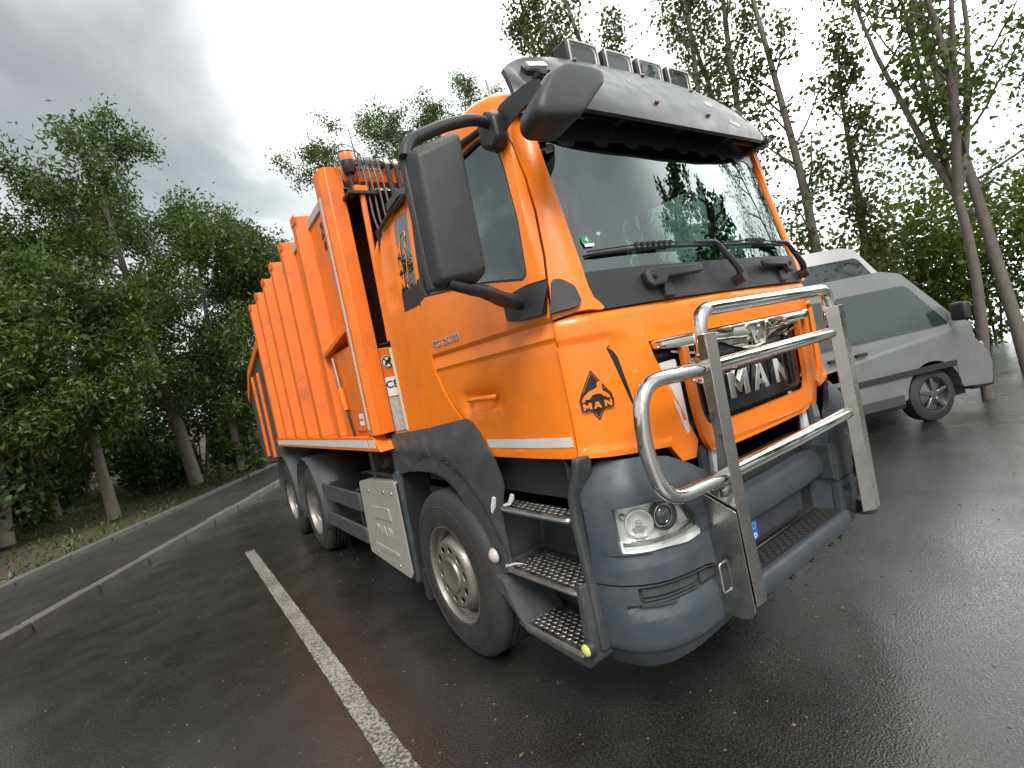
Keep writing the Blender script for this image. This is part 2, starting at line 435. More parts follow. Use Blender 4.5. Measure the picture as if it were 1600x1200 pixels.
def patch(name, S, loops, m, parent=None, off=0.0, th=0.02, du=0.05, dz=0.08, disp=None, ucuts=(), zcuts=(), mirror=False, bevel=0.005, **k):
    if not isinstance(loops[0][0], (tuple, list)): loops = [loops]
    if mirror: loops = [[(-a, b) for a, b in lp][::-1] for lp in loops]
    bm = loop_cells(loops, du, dz, ucuts, zcuts)
    faces = [[v.index for v in f.verts] for f in (bm.verts.index_update() or bm.faces)]
    co = [(v.co.x, v.co.y) for v in bm.verts]
    bnd = [(e.verts[0].index, e.verts[1].index) for e in bm.edges if e.is_boundary]
    bm.free()
    b2 = bmesh.new(); A = []; B = []
    for (a, z) in co:
        o_ = off + (disp(a, z) if disp else 0)
        p = S(a, z); nn = nrm(S, a, z)
        A.append(b2.verts.new([p[i] + nn[i] * o_ for i in range(3)]))
        B.append(b2.verts.new([p[i] + nn[i] * (off - th) for i in range(3)]))
    for f in faces:
        b2.faces.new([A[i] for i in f]); b2.faces.new([B[i] for i in reversed(f)])
    for (i, j) in bnd:
        b2.faces.new((A[i], A[j], B[j], B[i]))
    return from_bm(name, b2, m, parent, bevel=bevel, bang=50, angle=k.pop('angle', 28), **k)
def sheet(name, S, loops, m, parent, off=0.002, du=0.03, dz=0.03, mirror=False):
    """thin film stuck on the surface"""
    return patch(name, S, loops, m, parent, off=off, th=0.0015, du=du, dz=dz, mirror=mirror, bevel=0)

# block capitals, in a 1 x 1 box
L_M = [(0, 0), (.26, 0), (.26, .5), (.5, .12), (.74, .5), (.74, 0), (1, 0), (1, 1), (.76, 1), (.5, .55), (.24, 1), (0, 1)]
L_A = [(0, 0), (.27, 0), (.33, .2), (.67, .2), (.73, 0), (1, 0), (.64, 1), (.36, 1)]
L_AH = [(.41, .40), (.59, .40), (.5, .72)]
L_N = [(0, 0), (.26, 0), (.26, .55), (.70, 0), (1, 0), (1, 1), (.74, 1), (.74, .45), (.30, 1), (0, 1)]
def place(lp, x0, y0, w, h): return [(x0 + a * w, y0 + b * h) for a, b in lp]
def man_loops(x0, y0, w, h, gap=0.08):
    lw = (w - 2 * gap * w) / 3.0; g = gap * w
    return [[place(L_M, x0, y0, lw * 1.12, h)], [place(L_A, x0 + lw * 1.12 + g * .7, y0, lw * .95, h), place(L_AH, x0 + lw * 1.12 + g * .7, y0, lw * .95, h)],
            [place(L_N, x0 + w - lw * .92, y0, lw * .92, h)]]

# ================================================================== THE TRUCK
truck = empty('garbage_truck', (0, 0, 0))
tag(truck, 'orange refuse collection truck with grey bumper and chrome bull bar parked on the wet asphalt', 'truck')

def sd(y): return -(y + 0.9)          # u on the right flank for a given distance back
# ---- cab shell : flank behind the door, pillars, header
rear_win = [(-2.50, 2.17), (-2.27, 2.165), (-2.262, 2.73), (-2.44, 2.738), (-2.485, 2.70)]
rear_side = [(-2.80, 1.36), (-2.02, 1.44), (-2.12, 1.53), (-2.20, 1.64), (-2.245, 1.74), (-2.262, 1.89), (-2.270, 2.10),
             (-2.275, 2.79), (-2.66, 2.79), (-2.74, 2.70), (-2.80, 2.50), (-2.84, 2.25)]
def rear_disp(a, z):   # pressed recesses of the panel behind the window
    if z > 2.2 and -2.75 < a < -2.55:
        w = math.sin(PI * (a + 2.75) / .20) ** .7; t = abs(math.sin(PI * z * 4.2)) ** .6
        return -0.010 * w * t * min(1, (z - 2.2) / .05) * min(1, max(0, (2.76 - z) / .05))
    return 0
cab_body = patch('cab_body', cab0, [rear_side, round_poly(rear_win, [.03, .03, .02, .06, .06])], ORANGE, truck, th=0.03, disp=rear_disp,
                 du=.018, dz=.03, angle=60)
patch('cab_side_panel', cab0, [rear_side, round_poly(rear_win, [.03, .03, .02, .06, .06])], ORANGE, truck, th=0.03, mirror=True, disp=lambda a, z: rear_disp(-a, z))
for mir in (False, True):
    w_ = patch('rear_quarter_window', cab0, [(-2.515, 2.16), (-2.256, 2.155), (-2.25, 2.74), (-2.45, 2.75), (-2.50, 2.71)], GLASS, truck, off=-0.002, th=0.003, mirror=mir, bevel=0)
    if not mir:
        sheet('decal_backing', cab0, [(-2.50, 2.165), (-2.262, 2.16), (-2.262, 2.285), (-2.50, 2.285)], BLACKF, w_, off=0.001)
        for k_, (lp, zc) in enumerate(((L_M, 2.545), (L_A, 2.445), (L_N, 2.345))):
            sheet('decal_letter', cab0, [place(lp, -2.487, zc - .035, .062, .075)] + ([place(L_AH, -2.487, zc - .035, .062, .075)] if k_ == 1 else []), ORANGE, w_, off=0.002)
        ll = [(-2.43, 2.56), (-2.42, 2.615), (-2.395, 2.63), (-2.345, 2.63), (-2.335, 2.60), (-2.355, 2.575), (-2.35, 2.53), (-2.372, 2.535), (-2.372, 2.50), (-2.36, 2.49), (-2.375, 2.33), (-2.395, 2.32), (-2.39, 2.295), (-2.36, 2.29)]
        bm = bmesh.new(); add_tube(bm, [Vector(onsurf(cab0, a, z, 0.0)) for a, z in ll], 0.0024, 5)
        from_bm('decal_outline', bm, ORANGE, w_)

pillar = [(-1.128, 1.838), (-1.10, 1.842), (-1.005, 1.852), (-.95, 1.850), (-.885, 1.842), (-.872, 1.850), (-.885, 1.872), (-.905, 1.90), (-.912, 1.95), (-.912, 2.07),
          (-.926, 2.35), (-.955, 2.60), (-.985, 2.79), (-1.25, 2.79), (-1.195, 2.70), (-1.12, 2.615), (-1.064, 2.47), (-1.052, 2.31), (-1.069, 2.11)]
def pil_disp(a, z):
    a = abs(a)
    return 0.012 * max(0, min(1, (1.02 - a) / 0.05)) * (1 if a > .95 else max(0, (a - .91) / .04))
for mir in (False, True):
    patch('windscreen_pillar', cab0, pillar, ORANGE, truck, off=0.004, th=0.03, du=0.02, mirror=mir, disp=pil_disp, angle=22)
# ---- door
door = [(-1.151, 1.250), (-1.150, 1.431), (-1.150, 1.732), (-1.140, 1.841), (-1.082, 2.112), (-1.066, 2.311), (-1.078, 2.472), (-1.133, 2.618), (-1.21, 2.71), (-1.30, 2.79),
        (-2.262, 2.79), (-2.257, 2.10), (-2.248, 1.891), (-2.232, 1.745), (-2.185, 1.645), (-2.105, 1.538), (-1.995, 1.445), (-1.87, 1.33), (-1.797, 1.250)]
dwin = [(-1.213, 2.055), (-1.245, 2.035), (-1.56, 2.10), (-1.98, 2.158), (-2.222, 2.19), (-2.226, 2.74), (-1.42, 2.742), (-1.28, 2.68), (-1.228, 2.55), (-1.196, 2.30)]
dwin_r = round_poly(dwin, [.02, .03, 0, 0, .05, .05, .05, .05, .05, .05])
def door_disp(a, z):
    a = abs(a)
    v = 0.0
    if z >= 1.853: v = 0.0
    elif z >= 1.83: v = -0.014 * (1.853 - z) / 0.023
    elif z >= 1.765: v = -0.014 + 0.012 * (1.83 - z) / 0.065
    elif z >= 1.748: v = -0.002 - 0.008 * (1.765 - z) / 0.017
    else: v = -0.010 + 0.010 * max(0, (1.748 - z)) / 0.4
    t = (z - 1.545) / 0.06; s = (a - 1.80) / 0.20
    if abs(s) < 1 and abs(t) < 1: v -= 0.03 * (1 - s ** 4) * (1 - t ** 4)
    if z < 1.285: v += 0.004
    return v
for mir in (False, True):
    dr = patch('door', cab0, [door, dwin_r], ORANGE, truck, th=0.035, mirror=mir, disp=door_disp, zcuts=(1.853, 1.842, 1.83, 1.765, 1.757, 1.748, 1.285, 1.60, 1.57, 1.52, 1.49), ucuts=(-1.62, -1.68, -1.92, -1.98) if not mir else (), dz=0.06)
    s_ = 1 if mir else -1
    # black rubber seal round the opening and the pane
    inner = round_poly([(-1.222, 2.066), (-1.250, 2.048), (-1.56, 2.112), (-1.98, 2.170), (-2.205, 2.203), (-2.208, 2.728), (-1.425, 2.730), (-1.292, 2.672), (-1.240, 2.545), (-1.206, 2.30)],
                       [.02, .03, 0, 0, .05, .05, .05, .05, .05, .05])
    patch('window_seal', cab0, [dwin_r, inner], RUBBER, dr, off=-0.003, th=0.02, mirror=mir, bevel=0)
    patch('window_pane', cab0, inner, GLASS, dr, off=-0.016, th=0.004, mirror=mir, bevel=0)
    patch('window_corner_cover', cab0, [(-2.16, 2.192), (-2.262, 2.17), (-2.262, 2.30), (-2.225, 2.31), (-2.205, 2.24)], BLACKP, dr, off=0.002, th=0.01, mirror=mir, bevel=0.002)
    sheet('reflective_strip', cab0, [(-1.803, 1.297), (-1.160, 1.300), (-1.162, 1.343), (-1.805, 1.341)], REFLECT, dr, off=0.006, mirror=mir)
    hb = bmesh.new()
    add_tube(hb, round_path([onsurf(cab0, s_ * 1.93, 1.555, -0.02), onsurf(cab0, s_ * 1.90, 1.557, 0.012), onsurf(cab0, s_ * 1.70, 1.557, 0.012), onsurf(cab0, s_ * 1.67, 1.555, -0.02)], 0.03), 0.014, 8)
    from_bm('door_handle', hb, ORANGE, dr)
    if not mir:
        def f_t(co): return Vector(onsurf(cab0, -2.045 + co.x, 1.901 + co.y, 0.002 + co.z))
        text_obj('lettering', 'TGS 26.320', 0.056, None, mat('letter_silver', (.30, .31, .33), .35, metal=.3), dr, extrude=0.002, offset=0.0012, sx=1.12, shear=0.2, space=1.05, fn=f_t)
# ---- black sockets of the mirror arm
for mir in (False, True):
    br = patch('mirror_bracket', cab0, round_poly([(-1.372, 1.990), (-1.30, 1.995), (-1.19, 2.005), (-1.098, 2.003), (-1.150, 1.868), (-1.32, 1.872), (-1.368, 1.885)], .012), BLACKP, truck, off=0.045, th=0.044, mirror=mir, bevel=0.016)
    patch('bracket_cover', cab0, round_poly([(-1.078, 2.000), (-1.035, 1.995), (-.985, 1.955), (-.975, 1.885), (-1.0, 1.868), (-1.13, 1.862)], .012), BLACKP, truck, off=0.034, th=0.034, mirror=mir, bevel=0.012)

# ---- front : orange panel, grille opening, U frame
arch_in = [(-.705, 1.672), (-.690, 1.60), (-.540, 1.205), (-.56, 1.14), (.56, 1.14), (.540, 1.205), (.690, 1.60), (.705, 1.672)]
fpan = [(-.875, 1.838), (.875, 1.838), (.885, 1.836), (.95, 1.842), (1.005, 1.843), (1.10, 1.833), (1.132, 1.828), (1.142, 1.73), (1.142, 1.25), (.70, 1.205), (.645, 1.122), (.56, 1.118),
        (.53, 1.19), (.54, 1.215), (.690, 1.60), (.705, 1.672), (-.705, 1.672), (-.690, 1.60), (-.54, 1.215), (-.53, 1.19), (-.56, 1.118), (-.645, 1.122), (-.70, 1.205), (-1.142, 1.25),
        (-1.142, 1.73), (-1.132, 1.828), (-1.10, 1.833), (-1.005, 1.843), (-.95, 1.842), (-.885, 1.836)]
def fp_disp(a, z):
    a = abs(a); v = 0.0
    if z > 1.812: v -= 0.010 * (z - 1.812) / 0.026
    # swage that arches over the corner and falls along the slot
    if a > 0.70:
        lim = 1.757 if a > .9 else 1.757 - ((.9 - a) / .13) ** 2 * .10
        if a > .775 and z < lim:
            t = min(1, (lim - z) / 0.05) * min(1, (a - .775) / 0.05); t = t * t * (3 - 2 * t)
            v -= 0.016 * t
    return v
patch('front_panel', cab0, fpan, ORANGE, truck, th=0.03, disp=fp_disp, du=0.04, dz=0.05, zcuts=(1.812, 1.757, 1.747, 1.737, 1.727), ucuts=(-.775, -.785, -.795, -.91, -.93), angle=35)
corner = [(-1.141, 1.722), (-.906, 1.712), (-.893, 1.700), (-.921, 1.68), (-.905, 1.62), (-.865, 1.46), (-.832, 1.335), (-.815, 1.285), (-.69, 1.248), (-.70, 1.206), (-1.141, 1.252)]
def co_disp(a, z):
    a = abs(a); v = 0
    lo = 1.294 - (1.141 - a) * .12
    if z < lo: v += 0.010 * min(1, (lo - z) / .012)
    return v
for mir in (False, True):
    cp = patch('corner_deflector', cab0, corner, ORANGE, truck, off=0.006, th=0.025, mirror=mir, disp=co_disp, du=0.03, dz=0.03, angle=22)
    sheet('air_slot', cab0, [(-.914, 1.685), (-.885, 1.668), (-.868, 1.635), (-.832, 1.42), (-.812, 1.345), (-.812, 1.295), (-.835, 1.335), (-.868, 1.46), (-.905, 1.60)], BLACKF, cp, off=-0.012, mirror=mir)
    # diamond badge with a crouching lion over the three letters
    c_ = Vector((-1.013, 1.4985))
    def dm(w, h, dx=0, dz=0): return [(c_.x - w + dx, c_.y + dz), (c_.x + dx, c_.y - h + dz), (c_.x + w + dx, c_.y + dz), (c_.x + dx, c_.y + h + dz)]
    bd = sheet('diamond_badge', cab0, [dm(.068, .106), dm(.063, .098)], BLACKF, cp, off=0.009, mirror=mir)
    sheet('badge_field', cab0, dm(.059, .092), BLACKF, bd, off=0.009, mirror=mir)
    arc = [(c_.x + .075 * math.cos(t), c_.y - .020 + .052 * math.sin(t)) for t in [PI * k / 12 for k in range(13)]]
    arc2 = [(c_.x + .064 * math.cos(t), c_.y - .020 + .040 * math.sin(t)) for t in [PI * k / 12 for k in range(12, -1, -1)]]
    sheet('badge_arch', cab0, arc + arc2, BLACKF, bd, off=0.012, mirror=mir)
    arc = [(c_.x + .062 * math.cos(t), c_.y - .020 + .038 * math.sin(t)) for t in [PI * k / 12 for k in range(13)]]
    arc2 = [(c_.x + .048 * math.cos(t), c_.y - .020 + .024 * math.sin(t)) for t in [PI * k / 12 for k in range(12, -1, -1)]]
    sheet('badge_arch', cab0, arc + arc2, ORANGE, bd, off=0.014, mirror=mir)
    lion = [(-.042, -.012), (-.040, .006), (-.026, .020), (.0, .026), (.012, .034), (.014, .050), (.026, .056), (.037, .046), (.032, .034), (.034, .014), (.046, -.010), (.034, -.012), (.024, .004), (.010, .006), (-.012, .004), (-.026, -.012)]
    sheet('badge_lion', cab0, [(c_.x + a * 1.0, c_.y + b) for a, b in lion], ORANGE, bd, off=0.017, du=.02, dz=.02, mirror=mir)
    sheet('badge_band', cab0, [(c_.x - .075, c_.y - .022), (c_.x - .069, c_.y - .058), (c_.x + .069, c_.y - .058), (c_.x + .075, c_.y - .022)], BLACKF, bd, off=0.019, mirror=mir)
    for lps in man_loops(c_.x - .062, c_.y - .053, .124, .027):
        if mir: lps = [[(2 * c_.x - a, b) for a, b in lp] for lp in lps]
        sheet('badge_letter', cab0, lps, ORANGE, bd, off=0.021, mirror=mir)
# inner skins that close the cab
lining = bmesh.new()
for s_ in (-1, 1):
    add_box(lining, (min(s_ * 1.05, s_ * 1.02), .35, .95), (max(s_ * 1.05, s_ * 1.02), 1.93, 2.02))
    add_box(lining, (min(s_ * 1.05, s_ * 1.02), 1.40, 2.02), (max(s_ * 1.05, s_ * 1.02), 1.62, 2.15))
add_box(lining, (-1.05, 1.88, 1.0), (1.05, 1.92, 2.80))
add_box(lining, (-1.04, .30, 2.76), (1.04, 1.88, 2.79))
add_box(lining, (-1.05, .30, 1.0), (1.05, 1.88, 1.05))
add_box(lining, (-.80, .22, 1.05), (.80, .27, 1.80))
from_bm('cab_lining', lining, DARK, truck, smooth=False)
patch('rear_cab_wall', lambda a, z: (a, 1.955, z), [(-1.10, 1.36), (1.10, 1.36), (1.10, 2.60), (1.02, 2.78), (-1.02, 2.78), (-1.10, 2.60)], ORANGE, truck, th=-0.02, du=.5, dz=.5)
# interior: dash, seats, wheel
loft('dashboard', [[(-1.0, y, z) for y, z in ((.22, 1.80), (.24, 1.90), (.42, 1.93), (.60, 1.86), (.62, 1.6), (.3, 1.5))], [(1.0, y, z) for y, z in ((.22, 1.80), (.24, 1.90), (.42, 1.93), (.60, 1.86), (.62, 1.6), (.3, 1.5))]], BLACKP, truck, bevel=0.02)
for sx_ in (-.62, .62):
    st = box('seat', (sx_ - .25, .85, 1.45), (sx_ + .25, 1.38, 1.62), SEAT, truck, bevel=0.05)
    box('backrest', (sx_ - .24, 1.32, 1.60), (sx_ + .24, 1.48, 2.25), SEAT, st, bevel=0.05)
    box('headrest', (sx_ - .13, 1.36, 2.26), (sx_ + .13, 1.46, 2.46), SEAT, st, bevel=0.04)
bm = bmesh.new()
Mw = Matrix.Translation((.62, .72, 1.92)) @ Matrix.Rotation(R(62), 4, 'X')
add_tube(bm, [Mw @ Vector((.22 * math.cos(2 * PI * k / 24), .22 * math.sin(2 * PI * k / 24), 0)) for k in range(24)], .015, 8, closed=True)
add_box(bm, (-.21, -.03, -.02), (.21, .03, .01), Mw)
from_bm('steering_wheel', bm, BLACKP, truck)

# ---- windscreen, black cowl, tint band
ws = [(-.880, 1.905), (-.905, 1.94), (-.910, 2.07), (-.924, 2.35), (-.952, 2.60), (-.975, 2.76), (.975, 2.76), (.952, 2.60), (.924, 2.35), (.910, 2.07), (.905, 1.94), (.880, 1.905)]
wsc = patch('windscreen', cab0, ws, GLASS, truck, off=-0.006, th=0.005, du=0.08, dz=0.1, bevel=0)
tb = [(-.966, 2.635)]
sc = []
xs_ = -.80
while xs_ < .82:
    sc += [(xs_ + .05 * math.cos(t), 2.628 - .028 * math.sin(t)) for t in [PI - PI * k / 6 for k in range(7)]]
    xs_ += .20
band = [(-.957, 2.628)] + sc + [(.957, 2.628), (.985, 2.79), (-.985, 2.79)]
sheet('tint_band', cab0, band, VISFILM, wsc, off=-0.002, du=.05, dz=.05)
st_ = sheet('emission_sticker', cab0, [(-.852 + .024 * math.cos(t), 2.150 + .024 * math.sin(t)) for t in [2 * PI * k / 20 for k in range(20)]], GREENS, wsc, off=0.001)
sheet('registration_field', cab0, [(-.868, 2.122), (-.822, 2.122), (-.822, 2.136), (-.868, 2.136)], WHITES, wsc, off=0.004)
def f_4(co): return Vector(onsurf(cab0, -.852 + co.x, 2.153 + co.y, 0.004 + co.z))
text_obj('sticker_digit', '4', 0.03, None, WHITES, st_, extrude=0.0004, offset=0.0006, fn=f_4)
cowl = [(-.872, 1.842), (.872, 1.842), (.905, 1.90), (.912, 1.96), (.905, 2.012), (.30, 2.005), (0, 2.003), (-.30, 2.005), (-.60, 2.010), (-.905, 2.012), (-.912, 1.96), (-.905, 1.90)]
patch('cowl_panel', cab0, cowl, BLACKP, truck, off=0.003, th=0.02, bevel=0.003, disp=lambda a, z: 0.01 * math.exp(-((abs(a) - .45) / .2) ** 2) * max(0, (2.0 - z) / .16))
for s_ in (-1, 1):
    hp = []
    def hs(a, z, o): return Vector(onsurf(cab0, s_ * a if s_ > 0 else -a, z, o))
    hd = loft('grab_handle', [[hs(a, z0, o0), hs(a, z1, o0), hs(a, z1, o1), hs(a, z0, o1)] for a, z0, z1, o0, o1 in
              ((.638, 1.925, 1.966, .005, .035), (.62, 1.895, 1.976, .003, .050), (.55, 1.900, 1.976, .003, .055), (.53, 1.928, 1.976, .028, .062), (.30, 1.934, 1.974, .028, .062), (.28, 1.940, 1.968, .032, .056))],
              BLACKP, truck, bevel=0.006)
    bm = bmesh.new(); add_lathe(bm, [(.0005, .012), (.012, .010), (.013, 0)], face_mtx(hs(.60, 1.940, .050), hs(.59, 1.94, .05) - hs(.6, 1.94, .05), (0, 0, 1)) if s_ < 0 else face_mtx(hs(.60, 1.940, .050), (1, 0, 0), (0, 0, 1)), 12)
    from_bm('cap', bm, RUBBER, hd)
    prism('handle_foot', [(-.035, -.03), (.035, -.03), (.028, .035), (-.028, .035)], face_mtx(hs(.52, 1.878, .0), (1, 0, 0), Vector(onsurf(cab0, .5, 1.95)) - Vector(onsurf(cab0, .5, 1.90))), 0.003, 0.03, BLACKP, hd, bevel=.004)
def cs(a, z, o): return Vector(onsurf(cab0, a, z, o))
for (px_, pz, ex, ez, bx_, bz) in ((.03, 1.905, -.09, 2.080, -.875, 2.082), (.86, 1.905, .70, 2.070, .02, 2.078)):
    bm = bmesh.new()
    add_tube(bm, round_path([cs(px_, pz - .02, .03), cs(px_ - .02, pz + .02, .055), cs(ex, ez, .048), cs(ex - .16, ez + .008, .04)], .03), [.014] + [.017] * 7 + [.013] * 7 + [.008] , 8)
    add_tube(bm, [cs(px_, pz - .02, .0), cs(px_, pz - .02, .06)], .028, 12)
    wp = from_bm('wiper_arm', bm, BLACKP, truck, angle=60)
    bm = bmesh.new()
    N_ = 16
    pts_ = [cs(bx_ + (ex + .02 - bx_) * k / N_, bz + (ez - bz) * k / N_ + .004 * math.sin(PI * k / N_), .014) for k in range(N_ + 1)]
    add_tube(bm, pts_, [.004] + [.008] * (N_ - 1) + [.005], 6)
    add_tube(bm, [cs(bx_ + (ex - bx_) * k / 8, bz + (ez - bz) * k / 8 + .012 + .008 * math.sin(PI * k / 8), .028 - .012 * abs(k / 4 - 1)) for k in range(9)], .004, 5)
    from_bm('wiper_blade', bm, RUBBER, wp)
    add = bmesh.new()
    for k in range(7):
        t = .32 + k * .045
        add_box(add, (-.008, -.008, -.006), (.008, .008, .012), Matrix.Translation(cs(bx_ + (ex - bx_) * t, bz + (ez - bz) * t + .014, .03)))
    from_bm('nozzle', add, RUBBER, wp)

# ---- roof
def roof_rings():
    rings = []
    prof = [(0.265, 2.80, .90), (.33, 2.865, .955), (.40, 2.915, .985), (.48, 2.955, 1.0), (.60, 2.99, 1.0), (.82, 3.01, 1.0), (1.10, 3.00, 1.0), (1.35, 2.97, 1.0), (1.55, 2.935, 1.0), (1.69, 2.90, 1.0), (1.80, 2.86, .995), (1.90, 2.80, .98), (1.955, 2.72, .96)]
    for y, zt, ws_ in prof:
        ring = []; N = 12
        xb = 1.045 * ws_
        zb = min(2.735 + .02, zt - .06)
        for k in range(2 * N + 1):
            t = -1 + k / N; s = 1 if t > 0 else -1; a = abs(t)
            # flank, then rounded shoulder, then crown
            if a > .75: x = xb - .02 * (1 - (a - .75) / .25); z = zb + (zt - .10 - zb) * (1 - (a - .75) / .25) if zt - .10 > zb else zb + (zt - .03 - zb) * (1 - (a - .75) / .25)
            elif a > .40:
                q = (.75 - a) / .35 * PI / 2; zc = (zt - .10) if zt - .10 > zb else zt - .03
                x = (xb - .02) - .16 * (1 - math.cos(q)); z = zc + (zt - zc) * math.sin(q)
            else: x = (xb - .18) * a / .40; z = zt + .035 * (1 - (a / .40) ** 2)
            ring.append((s * x, y, z))
        rings.append(ring)
    return rings
rr_ = roof_rings()
bm = bmesh.new(); RR = [[bm.verts.new(p) for p in ring] for ring in rr_]
for a, b in zip(RR, RR[1:]):
    for i in range(len(a) - 1): bm.faces.new((a[i], a[i + 1], b[i + 1], b[i]))
bm.faces.new(RR[0]); bm.faces.new(RR[-1])
from_bm('roof', bm, ORANGE, truck, angle=35)
for s_ in (-1, 1):      # gutter over door and window
    gp = [Vector((s_ * 1.062, .42, 2.755)), Vector((s_ * 1.078, .8, 2.79)), Vector((s_ * 1.08, 1.2, 2.80)), Vector((s_ * 1.08, 1.55, 2.79)), Vector((s_ * 1.075, 1.80, 2.755))]
    bm = bmesh.new(); add_tube(bm, gp, [.012, .018, .018, .018, .012], 8); from_bm('rain_gutter', bm, BLACKP, truck)
    loft('gutter_fairing', [[(s_ * 1.03, y, z - h), (s_ * (1.03 + w), y, z - h), (s_ * (1.03 + w), y, z + h * .4), (s_ * 1.03, y, z + h)] for y, z, w, h in
         ((1.30, 2.845, .005, .004), (1.38, 2.845, .07, .03), (1.55, 2.825, .075, .035), (1.62, 2.815, .01, .006))], GREYD, truck, bevel=.008)
tube('antenna', [(-.70, .82, 2.98), (-.715, .80, 3.10), (-.735, .79, 3.22)], .007, STEEL, truck, n=6)

# ---- sun visor
header_outline = [(-.99, 2.74), (.99, 2.74), (.95, 2.83), (.70, 2.87), (-.70, 2.87), (-.95, 2.83)]
prism('header_dark_plate', [header_outline], Matrix(((1, 0, 0, 0), (0, 0, 1, 0), (0, 1, 0, 0), (0, 0, 0, 1))), .235, .250, BLACKP, truck)  # added black plate that darkens the gap under the visor
def vis(s, t):          # s in -1..1 across, t 0 lower .. 1 upper
    a = abs(s); x = 1.003 * s
    y0 = .083 + .089 * a ** 2 + .110 * a ** 6
    z0 = 2.670 + .064 * a ** 2 + .067 * a ** 6
    zt = 3.124 - .016 * a ** 2 - .159 * a ** 6
    y1 = .372 + .058 * a ** 2 - .106 * a ** 6
    y = y0 + (y1 - y0) * (t ** 1.35); z = z0 + (zt - z0) * (t ** .92)
    return (x, y, z)
bm = bmesh.new(); NV, NT = 48, 12; A = []; B = []
for i in range(NV + 1):
    s = -1 + 2 * i / NV; ra = []; rb = []
    for j in range(NT + 1):
        t = j / NT; p = Vector(vis(s, t))
        # lamp pocket at each end
        q = ((abs(s) - .82) / .125, (t - .66) / .30)
        if abs(q[0]) < 1 and abs(q[1]) < 1: p.y += .030 * (1 - q[0] ** 6) * (1 - q[1] ** 6)
        ra.append(bm.verts.new(p)); rb.append(bm.verts.new(p + Vector((0, .022, -.004))))
    A.append(ra); B.append(rb)
for i in range(NV):
    for j in range(NT):
        bm.faces.new((A[i][j], A[i + 1][j], A[i + 1][j + 1], A[i][j + 1])); bm.faces.new((B[i][j], B[i][j + 1], B[i + 1][j + 1], B[i + 1][j]))
    bm.faces.new((A[i][0], B[i][0], B[i + 1][0], A[i + 1][0])); bm.faces.new((A[i][NT], A[i + 1][NT], B[i + 1][NT], B[i][NT]))
for j in range(NT):
    bm.faces.new((A[0][j], A[0][j + 1], B[0][j + 1], B[0][j])); bm.faces.new((A[NV][j], B[NV][j], B[NV][j + 1], A[NV][j + 1]))
visor = from_bm('sun_visor', bm, VISOR, truck, angle=40)
for s_ in (-.82, .82):
    p = Vector(vis(s_, .72)) + Vector((0, .003, 0)); tz = Vector(vis(s_, .7)) - Vector(vis(s_, .5)); tx = Vector(vis(s_ + .01, .6)) - Vector(vis(s_, .6))
    M_ = face_mtx(p, tx, tz)
    lm = prism('marker_lamp', round_poly([(-.068, -.026), (.068, -.034), (.068, .026), (-.068, .034)], .016), M_, -.03, .0, BLACKP, visor, bevel=.006)
    prism('lamp_glass', round_poly([(-.050, -.014), (.050, -.020), (.050, .022), (-.050, .026)], .010), M_, .0, .014, LENSG, lm, bevel=.005)
for (s_, t_) in ((-.50, .97), (-.04, .90), (.34, .80), (-.85, .50), (-.26, .24), (.14, .20), (.66, .80), (.85, .50)):
    p = Vector(vis(s_, t_)); bm = bmesh.new(); bmesh.ops.create_icosphere(bm, subdivisions=2, radius=.012, matrix=Matrix.Translation(p + Vector((0, -.006, 0))))
    from_bm('visor_rivet', bm, REDL, visor)
# flaked paint towards the far end of the visor
for lp in ([(.265, .44), (.275, .53), (.30, .50), (.32, .56), (.345, .52), (.37, .53), (.36, .47), (.33, .45), (.31, .40), (.285, .42)], [(.35, .16), (.37, .22), (.41, .19), (.45, .21), (.47, .16), (.44, .12), (.39, .14)], [(.70, .30), (.72, .42), (.75, .36), (.78, .40), (.77, .28), (.73, .26)], [(-.30, .62), (-.285, .66), (-.275, .61), (-.29, .59)]):
    patch('paint_flake', vis, lp, mat('flaked_primer', (.36, .36, .35), .5, var=.3, vscale=60), visor, off=.0015, th=.001, du=.03, dz=.08, bevel=0)
# struts behind the visor
for xs_ in (-.85, -.45, 0, .45, .85):
    box('visor_strut', (xs_ - .02, .16, 2.72), (xs_ + .02, .34, 2.75), BLACKP, visor)
    box('visor_strut', (xs_ - .02, .24, 2.90), (xs_ + .02, .44, 2.925), BLACKP, visor)

